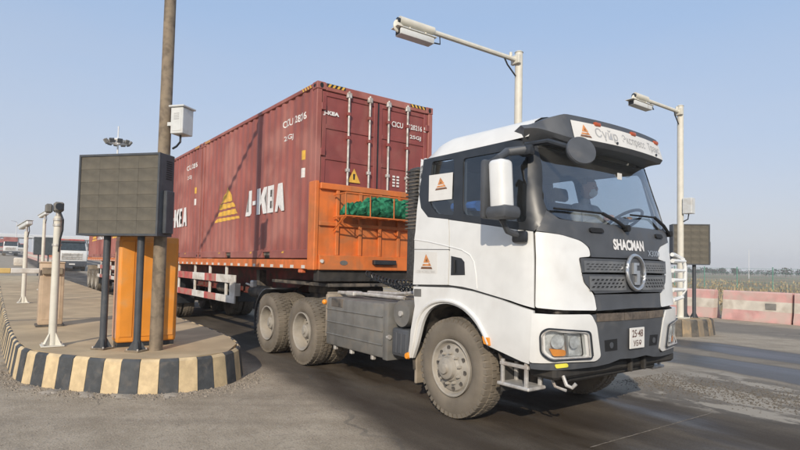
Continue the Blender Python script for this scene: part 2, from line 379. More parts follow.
def nut_mesh():
    mb = MB(); mb.cyl((0, .006, 0), (0, -.032, 0), .021, .017, n=6); mb.cyl((0, -.03, 0), (0, -.045, 0), .011, n=6); return mb.mesh('lug_nut', M['rim'], smooth=20)
def hole_mesh():
    mb = MB(); mb.cyl((0, .02, 0), (0, -.003, 0), .026, n=14); return mb.mesh('hand_hole', M['frame'], smooth=20)
TY = tyre_mesh(); RIMF = rim_mesh('front'); RIMR = rim_mesh('rear'); HUBF = hub_mesh('front'); HUBR = hub_mesh('rear'); NUT = nut_mesh(); HOLE = hole_mesh()
def wheel(parent, x, y, kind, dual=False, detail=True, z=.55):
    s = 1 if y < 0 else -1; rz = 0 if s > 0 else math.pi
    w = inst(TY, 'wheel', parent, (x, y, z), (0, random.uniform(0, 6), rz) if False else (0, 0, rz))
    inst(RIMF if kind == 'front' else RIMR, 'rim', w, (0, 0, 0)); inst(HUBF if kind == 'front' else HUBR, 'hub', w, (0, 0, 0))
    if detail:
        yy = -.004 if kind == 'front' else .15; rr = .168 if kind == 'front' else .155
        for k in range(10):
            t = 2*math.pi*k/10+.2
            inst(NUT, 'lug_nut', w, (rr*math.cos(t), yy, rr*math.sin(t)))
            inst(HOLE, 'hand_hole', w, (.218*math.cos(t+.31), .0095 if kind == 'front' else .171, .218*math.sin(t+.31)))
    if dual: inst(TY, 'wheel', parent, (x, y+s*.345, z), (0, .1, rz))
    return w

# ================================================================ tractor truck
tractor = empty('tractor_truck', 'white six wheeled tractor truck with charcoal grille pulling the red containers', 'truck', 1.6, 0)
def lerpt(t, z):
    if z <= t[0][0]: return t[0][1]
    for (a, va), (b, vb) in zip(t, t[1:]):
        if z <= b: return va+(vb-va)*(z-a)/(b-a)
    return t[-1][1]
XF = [(.4, 4.70), (.75, 4.755), (1.2, 4.775), (1.32, 4.755), (1.75, 4.725), (2.05, 4.685), (2.85, 4.44), (3.1, 4.34)]
WD = [(.4, 1.23), (.8, 1.245), (2.0, 1.245), (2.35, 1.222), (2.92, 1.135), (3.2, 1.08)]
XR = 2.66
def plan(U, z):
    s = -1 if U < 0 else 1; a = abs(U); xf = lerpt(XF, z); w = lerpt(WD, z)
    if a <= .95: return Vector((xf-.11*a*a, s*a, z))
    p0 = Vector((xf-.0993, .95)); p1 = Vector((xf-.0993-.209*.17, 1.12 if w > 1.2 else .95+(w-.95)*.6)); p2 = Vector((xf-.20, w)); p3 = Vector((xf-.42, w))
    if a <= 1.40:
        t = (a-.95)/.45; q = p0*(1-t)**3+p1*3*t*(1-t)**2+p2*3*t*t*(1-t)+p3*t**3; return Vector((q.x, s*q.y, z))
    return Vector((xf-.42-(a-1.40), s*w, z))
def surf(U, z, off=0.):
    p = plan(U, z)
    if off:
        e = 1e-3; n = (plan(U+e, z)-plan(U-e, z)).cross(plan(U, z+e)-plan(U, z-e)).normalized(); p = p+n*off
    return p
def ux(x, z): return -(1.40+lerpt(XF, z)-.42-x)                          # right-hand side parameter of a lane-frame x
_grid = [(u*.05, z*.05) for u in range(-64, 27) for z in range(9, 62)]
_gp = [pixT(plan(u, z)) for u, z in _grid]
def pu(px, py):
    best = min(range(len(_grid)), key=lambda i: (_gp[i][0]-px)**2+(_gp[i][1]-py)**2); u, z = _grid[best]
    for _ in range(12):
        a = pixT(plan(u, z)); e = 1e-4; b = pixT(plan(u+e, z)); c = pixT(plan(u, z+e))
        J = ((b[0]-a[0])/e, (c[0]-a[0])/e, (b[1]-a[1])/e, (c[1]-a[1])/e); D = J[0]*J[3]-J[1]*J[2]
        if abs(D) < 1: break
        rx, ry = px-a[0], py-a[1]; du = (rx*J[3]-J[1]*ry)/D; dzz = (J[0]*ry-J[2]*rx)/D
        u += max(-.1, min(.1, du)); z += max(-.1, min(.1, dzz))
    return (u, z)
def PU(l): return [pu(*p) for p in l]
def mir(l): return [(-u, z) for u, z in reversed(l)]
def sym(l): return l+mir(l)
def panel(name, outl, m, parent, holes=(), off=0., thick=.025, grid=.07, both=True, smooth=40, label=None):
    r = patch(MB(), surf, outl, holes, off, thick, grid).build(name, m, parent, smooth, label)
    if both:
        par2 = both if not isinstance(both, bool) else parent
        l = patch(MB(), surf, mir(outl), [mir(h) for h in holes], off, thick, grid).build(name, m, par2, smooth, label); return r, l
    return r
# --- cab body: rear side panels, front corners, roof, back wall
SEAM_R = pu(414, 285)[1]
door_o = PU([(449, 219.8), (490, 225.5), (533, 231.6), (534, 308), (510, 300.5), (472, 289), (462, 286.7), (449, 285)])
zb = .012
rear_o = [(ux(XR, 1.30), SEAM_R+.006), (ux(XR, 2.0), 2.0), (ux(XR, 2.96), 2.965)]+[(pu(423, 158)[0], 2.965)]+PU([(421, 159), (418.5, 190.7), (421, 208), (428, 217.2), (448, 219.3), (447.6, 284.8)])
panel('cab_side', rear_o, M['white'], tractor)
corner_o = PU([(535.2, 231.5), (561, 234.8), (581, 241), (589, 248), (590.5, 256.5), (578.5, 257.5), (583.6, 282.7), (594.3, 295), (597, 310.5), (565, 310.2), (535.5, 307.6)])
panel('corner_panel', rnd(corner_o, [.02, .05, .06, .05, .03, .03, .03, .05, .03, .02, .02]), M['white'], tractor)
doors = panel('door', door_o, M['white'], tractor)
hand_o = PU([(451.3, 256), (461.5, 258.2), (464.5, 262), (465, 275), (451, 275.2)])
for d, s in zip(doors, (1, -1)):
    o = hand_o if s > 0 else mir(hand_o)
    h = patch(MB(), surf, o, (), .004, .01, .05).build('handle_recess', M['dark'], d)
    a, b = surf(s*pu(455.5, 260)[0], pu(455.5, 260)[1], .018), surf(s*pu(455.5, 273)[0], pu(455.5, 273)[1], .018)
    MB().tube([a, (a+b)/2, b], .012).build('handle', M['black'], d)
for s in (1, -1):
    pts = [surf(s*u, z, .001) for u, z in PU([(414.5, 239.5), (430, 242), (449, 246.5), (462, 250), (470, 255), (474, 262), (476, 275), (477, 289)])]
    MB().tube(pts, .006, 6).build('body_crease', M['white'], tractor)
MB().tube([surf(*p, .0) for p in PU([(413.8, 249.3), (430, 249.4), (450, 249.6)])], .004, 6).build('panel_gap', M['grey'], tractor)
# roof
rf = MB(); NX, NY = 22, 24; g = []
for i in range(NX+1):
    row = []
    for j in range(NY+1):
        s = i/NX; t = -1+2*j/NY
        ee = max(0, 1-abs(t)**9); er = min(1, (s+.01)/.22); er = math.sin(er*math.pi/2)**.6 if er > 0 else 0
        zc = 2.962+(.275-.02*s)*ee**.7*er
        hw = lerpt(WD, 2.96)-.03*(1-er)
        x = XR+.03+(4.27-XR)*s
        row.append(rf.bm.verts.new((x, t*hw, zc)))
    g.append(row)
for i in range(NX):
    for j in range(NY): rf.bm.faces.new((g[i][j], g[i+1][j], g[i+1][j+1], g[i][j+1]))
rf.build('roof', M['roofw'], tractor, 60)
MB().box(XR-.02, XR+.02, -1.20, 1.20, 1.28, 2.1, .01).box(XR-.02, XR+.03, -1.12, 1.12, 2.1, 2.98, .01).build('rear_wall', M['white'], tractor)
# window band, glass
uA = [pu(547, 209.5), pu(542.5, 198), pu(542, 165)]
band_o = PU([(423, 158), (421, 161), (418.5, 190.7), (421, 208), (428, 217.2), (449, 219.3), (490, 225), (534, 231), (540, 226)])+uA+[(uA[2][0]-.005, 2.96)]
band_o = [(pu(423, 158)[0], 2.965)]+band_o[1:]
rwin = PU([(432, 161.5), (454, 158.5), (454, 215.5), (436, 213.5), (430, 204), (429.8, 185)])
dwin = PU([(463, 158.5), (522, 148.5), (528, 156), (526, 222.5), (500, 219.5), (463, 214.5)])
band = panel('window_band', band_o, M['dark'], tractor, holes=[rnd(rwin, .05), rnd(dwin, .05)], thick=.035)
panel('side_window', rnd(rwin, .05), MATS['side_glass'], tractor, off=-.012, thick=.006)
panel('side_window', rnd(dwin, .05), MATS['side_glass'], tractor, off=-.012, thick=.006)
ws_o = [uA[0], pu(559, 218), pu(575, 220.5), pu(597, 222.6), (0, pu(634, 226.5)[1])]
ws_n = [(uA[2][0]-.005, 2.90), (uA[2][0], uA[2][1]), uA[1]]+ws_o
ws_full = ws_n+mir(ws_n[:-1])
panel('windscreen', rnd(ws_full, .06), MATS['windscreen_glass'], tractor, off=-.008, thick=.006, both=False, grid=.1)
# charcoal front panel under the windscreen
fp_n = [pu(536, 230.6), (uA[0][0]-.006, uA[0][1]-.006)]+[(u, z-.008) for u, z in ws_o[1:]]
fp_b = PU([(561, 234.4), (581, 240.5), (589.6, 247.6), (591.5, 257)])
gz = pu(634, 258.5)[1]
fp_full = [fp_n[0]]+fp_n[1:]+mir(fp_n[:-1])+mir(fp_b)+fp_b[::-1][:0]
fp_full = fp_n+mir(fp_n[:-1])+[(-u, z) for u, z in fp_b]+[(0, gz)]+fp_b[::-1]
panel('front_panel', fp_full, M['grey'], tractor, both=False, grid=.08)
# grille
g1 = sym([pu(579.8, 258.2), pu(581.3, 272.6)]); g2 = sym([pu(581.6, 274.2), pu(584.2, 283), pu(594, 293.5)]); g3 = sym([pu(595, 294.5), pu(597.5, 310.8)])
def quadsym(p, zc0=None):
    return p[:len(p)//2]+[(0, p[len(p)//2-1][1]+.012)]+p[len(p)//2:]+[(0, p[0][1]-.0)]
grille = panel('grille', quadsym(g1), M['grey'], tractor, both=False, off=.018, thick=.05)
panel('grille', quadsym(g2), M['grey'], tractor, both=False, off=.014, thick=.05)
panel('lower_panel', quadsym(g3), M['grey'], tractor, both=False, off=.0)
mesh_mb = MB()
for (pa_, pb_, um) in (((600, 261.2), (600, 272.2), .75), ((600, 276.4), (600, 290.6), .69)):
    za_, zb2_ = pu(*pa_)[1], pu(*pb_)[1]
    for sg_ in (1, -1):
        o_ = [(-um, zb2_), (-.15, zb2_), (-.15, za_), (-um, za_)]; o_ = o_ if sg_ > 0 else mir(o_); patch(MB(), surf, o_, (), .0205, .006, .08).build('grille_mesh', M['gmesh'], tractor)
for (zt, zb_, umax) in ((pu(600, 262)[1]-.012, pu(600, 272)[1]+.012, .72), (pu(600, 277.2)[1]-.01, pu(600, 290)[1]+.012, .66)):
    nr = 3; h = (zt-zb_)/nr
    for r in range(nr):
        n = int(umax*2/.062)
        for k in range(n):
            u = -umax+(k+.5+(.25 if r % 2 else -.25))*2*umax/n; s = 1 if u > 0 else -1
            if abs(u) < .20: continue
            z0 = zb_+r*h+.008; z1 = z0+h-.016; w = .017; sh = .018*(-s)
            f = []
            for (du, zz) in ((-w-sh*.5, z0), (w-sh*.5, z0), (w+sh*.5, z1), (-w+sh*.5, z1)): f.append(surf(u+du, zz, .0225))
            mesh_mb.poly(f)
mesh_mb.build('grille_opening', M['black'], tractor, 0, fix=False)['kind'] = 'stuff'
# badge
bc = pu(634.3, 272.8); bz = bc[1]
def oval(r1, r2, off, n=40, w=None):
    return [surf(r1*math.cos(t), bz+r2*math.sin(t), off) for t in [2*math.pi*k/n for k in range(n)]]
bd = MB(); ring = oval(.158, .172, .045); bd.tube(ring+[ring[0]], .020, 8); badge = bd.build('badge', M['chrome'], tractor)
bk = MB(); bk.prism(oval(.15, .165, .016), (.018, 0, 0)); bk.build('badge_back', M['grey'], badge)
sp = [(.055, .10), (-.045, .10), (-.06, -.015), (.0, -.015), (-.012, -.10), (-.055, -.10), (-.05, -.125), (.045, -.125), (.06, .02), (.0, .02), (.012, .075), (.05, .075)]
MB().prism([surf(u, bz+z, .035) for u, z in sp], (.02, 0, 0)).build('badge_emblem', M['chrome'], badge)
def front_text(s, u0, u1, z, h, m, parent, bold=0., off=.006, spacing=1.):
    bm = text_bm(s, u1-u0, h, bold, spacing)
    bmesh.ops.subdivide_edges(bm, edges=[e for e in bm.edges if e.calc_length() > .1], cuts=1)
    for v in bm.verts: v.co = surf(u0+v.co.x, z+v.co.y, off)
    mb = MB(); mb.bm.free(); mb.bm = bm; return mb.build('lettering', m, parent, 0, fix=False)
cz = pu(633, 247.6)
front_text('SHACMAN', pu(613, 246)[0], -pu(613, 246)[0]*.98, cz[1]-.035, .112, M['letters2'], tractor, .045)
xx = pu(660, 258); front_text('X3000', .36, .66, gz+.03, .065, M['chrome'], tractor, .01)
# bumper
lamp_o = rnd(PU([(544.5, 334), (549, 331), (583.5, 333.8), (586, 356.5), (553, 357.8), (545, 351)]), .03)
bw_o = PU([(531.5, 313), (560, 314.6), (590, 314.4), (596, 325.4), (600, 356.5), (595, 361), (560, 362.3), (529.5, 362.4)])
panel('bumper_corner', rnd(bw_o, .03), M['white'], tractor, holes=[lamp_o], off=.012, thick=.04)
bz_t = pu(634, 309.5)[1]; bz_b = pu(634, 358)[1]
bg_l = PU([(591.3, 314.6), (597, 325.4), (601, 357), (596, 362.2), (560, 363.4), (529.3, 363.4), (530.5, 368.8), (570, 369.5), (596, 366.5), (609, 363.5), (620, 359)])
bg = bg_l+[(0, bz_b)]+mir(bg_l)+[(0, bg_l[0][1]+.01)]
bumper = panel('bumper', bg, M['grey'], tractor, both=False, off=.002, thick=.04)
sl = sym([pu(593.5, 312.6), pu(596, 321.6)])
slot = mat('intake_mesh', (.10, .08, .065), .8, var=.3, scale=30, dirt=(.2, .16, .12), damt=.5)
for k in range(3):
    w = (sl[2][0]-sl[1][0])/3; u0 = sl[1][0]+k*w+.008; u1 = u0+w-.016
    patch(MB(), surf, [(u0, sl[1][1]-.0), (u1, sl[1][1]), (u1, sl[1][1]+.075), (u0, sl[1][1]+.075)], (), .010, .02, .06).build('intake_panel', slot, bumper)
fog = PU([(604.3, 340.3), (616.8, 338.6), (617, 350), (605, 351.5)])
for s in (1, -1):
    o = fog if s > 0 else mir(fog)
    f = patch(MB(), surf, o, (), .0055, .012, .05).build('fog_recess', M['black'], bumper)
    c = (sum(p[0] for p in o)/4, sum(p[1] for p in o)/4); p = surf(c[0], c[1], .004); MB().cyl(p, p+Vector((.006, 0, 0)), .03).build('fog_lamp', M['grey'], f)
pl = MB(); pz = pu(634.3, 337.6)[1]; px0 = 4.775+.008
plate = MB().box(px0, px0+.012, -.135, .135, pz-.105, pz+.105, .004).build('number_plate', M['paper'], tractor)
for s, w, dz, h in (('25·48', .20, .0, .075), ('УБӨ', .15, -.09, .06)):
    lettering('lettering', s, M['textdk'], plate, (px0+.0145, -w/2, pz+dz+.01), (0, 1, 0), (0, 0, 1), w, h, .012)
# headlights
for s in (1, -1):
    o = lamp_o if s > 0 else mir(lamp_o)
    hl = patch(MB(), surf, o, (), -.045, .02, .05).build('headlight', M['hlback'], tractor, label='clear headlight with amber indicator behind a wire guard')
    for (a, b, r) in (((558, 342), 0, .052), ((575, 342.5), 0, .045)):
        u, z = pu(*a); c = surf(s*u, z, -.044); n = (surf(s*u, z, .05)-surf(s*u, z, 0)).normalized(); r *= 1.35
        fm2 = Matrix.Translation(c) @ n.to_track_quat('Z', 'Y').to_matrix().to_4x4(); bwl = MB().lathe([(.036, r), (.036, r*.93), (.018, r*.72), (.006, r*.45), (.0, .0)], (0, 0, 0), 2, 28)
        bmesh.ops.transform(bwl.bm, matrix=fm2, verts=bwl.bm.verts); bwl.build('reflector', M['hlback'], hl); MB().sphere(c+n*.014, r*.22, u=12, v=8).build('bulb', M['grey'], hl)
    rb = [pu(567, 334), pu(568.5, 356)]; MB().tube([surf(s*rb[0][0], rb[0][1], -.02), surf(s*rb[1][0], rb[1][1], -.02)], .016, 8).build('lamp_divider', M['chrome'], hl)
    patch(MB(), surf, o, (), .008, .004, .06).build('lamp_cover', MATS['lamp_cover'], hl)
    ao = PU([(549.5, 349), (566, 350.2), (566, 356), (553.5, 356.5)]); ao = rnd(ao, .02); ao = ao if s > 0 else mir(ao)
    patch(MB(), surf, ao, (), -.005, .03, .05).build('indicator', M['amber'], hl)
    go = rnd(PU([(540.5, 333), (546.5, 328), (588, 331.2), (590.6, 357.6), (549.5, 360), (541, 353)]), .04); go = go if s > 0 else mir(go)
    pts = [surf(u, z, .032) for u, z in go]; gd = MB().tube(pts+[pts[0]], .009, 6).build('lamp_guard', M['dark'], hl)
    pts2 = [surf(u*1.0, z, .030) for u, z in go]
    cu = sum(p[0] for p in go)/len(go); czz = sum(p[1] for p in go)/len(go)
    pts2 = [surf(cu+(u-cu)*.91, czz+(z-czz)*.90, .030) for u, z in go]; MB().tube(pts2+[pts2[0]], .006, 6).build('lamp_guard', M['galv'], hl)
to = PU([(554, 364.2), (566.5, 362.9), (567.5, 366.6), (555, 368)]); patch(MB(), surf, rnd(to, .02), (), .016, .01, .05).build('yellow_tag', mat('yellow_tag', (.75, .68, .08), .5), bumper)
# lower side panel with wheel arch
arch_ = chaikin(PU([(487, 345.5), (482, 334), (474, 320), (460, 307), (445, 302.5), (432, 306.5), (423.5, 318), (418.5, 340), (413, 358)]), 2)
fen = PU([(413.5, 286.4), (452, 287.6), (472, 291.2), (500, 299.5), (533.3, 310.6), (529, 364), (494, 348.5)])+arch_+PU([(408, 357), (411, 330), (415, 306)])
panel('wheel_arch_panel', fen, M['white'], tractor, off=.004, thick=.04, grid=.06)
lip = chaikin(PU([(411, 357), (414.5, 338), (418.5, 316), (428, 304), (444, 299.5), (461, 304), (476, 317), (484, 331.5), (489.5, 344.5)]), 2)
for s in (1, -1):
    MB().tube([surf(s*u, z, .01) for u, z in lip], .022, 8).build('arch_lip', M['white'], tractor)
    y0, y1 = s*-1.20, s*-.55; ln = MB(); pts = []
    for k in range(25):
        t = R(-10+k*8.4); pts.append((3.334+.72*math.cos(t), .55+.70*math.sin(t)))
    vs = [[ln.bm.verts.new((x, y, z)) for (x, z) in pts] for y in (y0, y1)]
    for k in range(24): ln.bm.faces.new((vs[0][k], vs[0][k+1], vs[1][k+1], vs[1][k]))
    ln.build('arch_liner', M['frame'], tractor, 60)
    MB().box(2.60, 2.64, min(s*-1.16, s*-.72), max(s*-1.16, s*-.72), .24, 1.15, .008).build('mudflap', M['flap'], tractor)
    u, z = pu(409.5, 355.5); c = surf(s*u, z, .02); MB().cyl(c, c+Vector((0, -s*.03, 0)), .042, .034, n=16).build('side_marker', M['amber'], tractor)
    mo = PU([(483.8, 336), (490, 337.8), (491, 345.5), (485.5, 343.5)]); mo = mo if s > 0 else mir(mo)
    patch(MB(), surf, mo, (), .028, .03, .05).build('side_marker', M['amber'], tractor)
    vo = PU([(414.6, 288.8), (421.5, 289), (421.5, 296.5), (414.6, 296.2)]); vo = vo if s > 0 else mir(vo)
    patch(MB(), surf, vo, (), .010, .01, .05).build('vent', M['alu'], tractor)
# steps
for s in (1, -1):
    ya, yb = sorted((s*-1.24, s*-.98))
    st = MB().box(4.02, 4.43, ya, yb, .50, .535, .01).build('step', M['galv'], tractor)
    for x in (4.06, 4.36):
        for y in (ya+.03, yb-.03): MB().box(x, x+.035, y-.015, y+.015, .53, .76, .004).build('step_bracket', M['galv'], st)
    MB().box(4.05, 4.41, ya+.01, ya+.05, .70, .735, .006).build('step_bar', M['galv'], st)
    MB().box(3.95, 4.50, min(s*-1.14, s*-.9), max(s*-1.14, s*-.9), .74, .98, .01).build('step_well', M['dark'], tractor)
# underside, frame, axles
fr = MB()
for s in (1, -1): fr.box(-2.75, 4.35, s*.43-.04, s*.43+.04, .80, 1.08, .006)
for x in (-2.7, -1.7, -.3, .9, 2.2, 4.2): fr.box(x-.05, x+.05, -.40, .40, .84, 1.04, .005)
fr.build('chassis_frame', M['frame'], tractor)
MB().box(2.75, 4.25, -.55, .55, .62, 1.30, .06).build('engine', M['under'], tractor)
MB().box(2.70, 4.60, -1.05, 1.05, 1.22, 1.32, .02).build('cab_floor', M['frame'], tractor)
MB().box(4.30, 4.62, -1.10, 1.10, .62, .74, .03).box(4.32, 4.55, -.80, .80, .56, .63, .02).build('under_beam', M['under'], tractor)
hk = MB().tube([(4.62, -.98, .66), (4.66, -.98, .58), (4.70, -.95, .56), (4.73, -.93, .60)], .018, 8).tube([(4.45, -1.0, .70), (4.55, -1.0, .55), (4.66, -.98, .53)], .014, 6); hk.build('tow_bracket', M['galv'], tractor)
for y in (.12, .38): MB().box(4.62, 4.67, y-.02, y+.02, .60, .78, .008).build('tow_pin', M['under'], tractor)
MB().cyl((3.334, -1.0, .55), (3.334, 1.0, .55), .07).box(3.27, 3.40, -.8, .8, .46, .60, .02).build('front_axle', M['frame'], tractor)
for x in (-.297, -1.71): MB().cyl((x, -1.0, .55), (x, 1.0, .55), .09).sphere((x, 0, .55), .27, (1, .8, 1)).build('rear_axle', M['frame'], tractor)
wheel(tractor, 3.334, -1.237, 'front'); wheel(tractor, 3.334, 1.237, 'front')
for x in (-.297, -1.71):
    wheel(tractor, x, -1.237, 'rear', True); wheel(tractor, x, 1.237, 'rear', True)
# side equipment between the axles
for s in (1, -1):
    def bx(x0, x1, a, b, z0, z1, bv, nm, m, par=tractor):
        return MB().box(x0, x1, min(s*a, s*b), max(s*a, s*b), z0, z1, bv, seg=2).build(nm, m, par)
    tk = bx(.50, 2.02, -1.225, -.62, .45, 1.16, .035, 'fuel_tank', M['alu'])
    for z in (.62, .80, .985):
        MB().tube([(.52, s*-1.228, z), (2.0, s*-1.228, z)], .011, 6).build('rib', M['alu'], tk)
    MB().box(.66, .98, min(s*-1.232, s*-1.20), max(s*-1.232, s*-1.20), 1.03, 1.15, .004).build('tank_recess', M['frame'], tk)
    bx(2.02, 2.13, -1.235, -.60, .44, 1.18, .012, 'tank_bracket', M['alu']); bx(.40, .49, -1.19, -.65, .55, 1.20, .02, 'tank_plate', M['flap'])
    for x in (.72, 1.18, 1.72): MB().box(x-.03, x+.03, min(s*-1.2, s*-1.14), max(s*-1.2, s*-1.14), .39, .46, .01).build('tank_foot', M['galv'], tk)
    MB().cyl((2.37, s*-1.20, 1.06), (2.37, s*-.75, 1.06), .165, n=32).build('air_canister', M['alu'], tractor); MB().cyl((2.37, s*-1.225, 1.06), (2.37, s*-1.19, 1.06), .035, n=10).build('canister_bolt', M['galv'], tractor)
    bb = bx(2.17, 2.52, -1.20, -.80, .52, .87, .03, 'battery_box', M['grey'])
    for k in range(3): MB().box(2.21+k*.10, 2.28+k*.10, min(s*-1.206, s*-1.19), max(s*-1.206, s*-1.19), .56, .82, .006).build('rib', M['grey'], bb)
    MB().cyl((2.15, s*-1.21, .74), (2.10, s*-1.21, .74), .03).build('drain_cock', M['galv'], bb)
    bx(.40, 2.15, -.62, -.47, .95, 1.06, .01, 'tank_rail', M['frame'])
    # mudguard behind the rear wheels
    mg = MB(); prof = [( -1.71+.64*math.cos(R(t)), .55+.64*math.sin(R(t))) for t in range(95, 200, 8)]+[(-2.34, .30)]
    a = [[mg.bm.verts.new((x, y, z)) for x, z in prof] for y in (s*-1.23, s*-.60)]
    for k in range(len(prof)-1): mg.bm.faces.new((a[0][k], a[0][k+1], a[1][k+1], a[1][k]))
    g_ = mg.build('mudguard', M['dark'], tractor, 60); md = g_.modifiers.new('s', 'SOLIDIFY'); md.thickness = .03
    MB().box(.28, .34, min(s*-1.10, s*-.65), max(s*-1.10, s*-.65), .55, 1.22, .01).build('mudflap', M['flap'], tractor)
    MB().sphere((.42, s*-1.215, 1.075), .04).build('side_marker', M['amber'], tractor)
pp = MB().tube([(.45, -.98, 1.22), (1.2, -1.0, 1.235), (2.1, -.95, 1.23)], .028).tube([(1.0, -.8, 1.25), (1.8, -.85, 1.27), (2.5, -.75, 1.34)], .022).box(.75, .98, -1.05, -.88, 1.19, 1.26, .015); pp.build('air_pipe', M['galv'], tractor)
MB().box(1.75, 2.55, -.95, .95, 1.20, 1.235, .006).build('catwalk', M['frame'], tractor)
MB().box(-1.55, -.45, -.50, .50, 1.10, 1.26, .03).box(-1.5, .3, -.46, -.40, 1.06, 1.14, .01).box(-1.5, .3, .40, .46, 1.06, 1.14, .01).build('fifth_wheel', M['frame'], tractor)
# coiled air lines between the cab and the trailer
co = MB()
for k, (x0, z0) in enumerate(((.25, 1.52), (.35, 1.46), (.45, 1.40))):
    pts = []
    for i in range(140):
        t = i/139; c = Vector((x0+(2.5-x0)*t, -.35-.25*t+.12*k, z0-.30*math.sin(math.pi*t)*.6+.12*t)); pts.append(c+Vector((0, math.cos(i*.95), math.sin(i*.95)))*.045)
    co.tube(pts, .010, 5)
co.build('coiled_air_line', M['dark'], tractor)
sk = MB().box(2.34, 2.56, -1.14, -.62, 1.45, 2.90, .06, seg=2).build('exhaust_stack', mat('stack_mesh', (.07, .068, .066), .6, .3, var=.3, scale=30, bump=.6, bscale=90), tractor)
for k in range(17):
    z = 2.12+k*.045; MB().box(2.338, 2.562, -1.147, -.66, z, z+.016).build('louvre', M['frame'], sk)
# --- cab: visor, banner, mirrors, wipers, corner deflectors
def visor_prof(U):
    a = abs(U); e = max(0, min(1, (a-.80)/.33)); e = e*e*(3-2*e)
    zt = 3.13-.05*e; zb = 2.835+.15*e; of = .215-.15*e
    return [surf(U, 3.06, .0)+Vector((-.10, 0, .02-.02*e)), surf(U, 3.04, of*.75)+Vector((0, 0, zt-3.04)), surf(U, 2.98, of+.02)+Vector((0, 0, zt-.03-2.98)), surf(U, 2.85, of+.035)+Vector((0, 0, zb+.02-2.85)), surf(U, 2.84, of)+Vector((0, 0, zb-2.84)), surf(U, 2.9, .0)+Vector((-.02, 0, 0))]
vb = MB(); us = [-1.19+2.38*k/60 for k in range(61)]; rings = [[vb.bm.verts.new(p) for p in visor_prof(u)] for u in us]
for A, B in zip(rings, rings[1:]):
    for k in range(6): vb.bm.faces.new((A[k], A[(k+1) % 6], B[(k+1) % 6], B[k]))
vb.bm.faces.new(rings[0]); vb.bm.faces.new(rings[-1][::-1])
visor = vb.build('sun_visor', M['grey'], tractor, 40)
def visurf(U, t, off=0.):                                                # t 0 bottom .. 1 top of the visor front face
    p = visor_prof(U); a, b = p[3], p[2]; n = Vector((.96, .22*U*-0, .18)).normalized(); return a.lerp(b, t)+n*off
uL, uR = -.78, .86
bn = MB(); g0 = []
for i in range(25):
    u = uL+(uR-uL)*i/24; g0.append([bn.bm.verts.new(visurf(u, t, .006)) for t in (.02, .76)])
for A, B in zip(g0, g0[1:]): bn.bm.faces.new((A[0], B[0], B[1], A[1]))
banner = bn.build('visor_banner', M['paper'], visor, 60)
def vis_text(s, u0, u1, t0, t1, m, bold=.0, spacing=1.):
    bm = text_bm(s, u1-u0, t1-t0, bold, spacing)
    for v in bm.verts: v.co = visurf(u0+v.co.x, t0+v.co.y, .0085)
    mb = MB(); mb.bm.free(); mb.bm = bm; mb.build('lettering', m, banner, 0, fix=False)
vis_text('Сүйр', -.48, -.14, .12, .64, M['textgr'], .01); vis_text('Экспресс', -.06, .39, .14, .60, M['textgr'], .0); vis_text('Транс', .46, .76, .16, .60, M['textgr'], .0)
LOGO = [([(.0, 0), (1, 0), (.93, .14), (.07, .14)], 1), ([(.12, .20), (.90, .20), (.80, .38), (.62, .44), (.72, .33), (.2, .33)], 0), ([(.24, .42), (.55, .42), (.80, .46), (.5, 1), (.42, .85)], 0), ([(.44, .52), (.58, .52), (.52, .7)], 1)]
def logo(fn, parent, nm='logo'):
    for poly_, k in LOGO:
        MB().poly([fn(x, y, .0015*k) for x, y in poly_]).build(nm, M['logodk' if k else 'logo'], parent, 0, fix=False)
logo(lambda x, y, o: visurf(-.70+.15*x, .12+.54*y, .0085+o), banner)
for u in (-.42, .18, .72):
    p = visurf(u, .78, .012); MB().box(p.x-.05, p.x+.012, p.y-.05, p.y+.05, p.z-.022, p.z+.022, .015, seg=2).build('marker_lamp', mat('red_amber_lens', (.45, .09, .03), .3), visor)
for u in (-.18, .62): p = visurf(u, .12, .008); MB().cyl(p, p+Vector((.012, 0, 0)), .014, n=10).build('banner_bolt', M['dark'], banner)
# front look-down mirror
mc = hit(580.5, 151.5, 0, 4.86)
fm = MB().lathe([(-.055, .02), (-.05, .09), (-.02, .134), (.015, .143), (.03, .136), (.034, .0)], (0, 0, 0), 0, 32)
me_ = fm.mesh('front_mirror', M['grey']); fmo = inst(me_, 'front_mirror', tractor, mc, (0, R(-18), R(-25))); OFF[fmo] = (0, 0, 0)
e0 = surf(-1.18, 2.86, .06); MB().tube([e0, e0.lerp(mc, .4)+Vector((.04, -.02, .05)), mc+Vector((-.05, -.03, .03))], .026).build('mirror_arm', M['dark'], tractor)
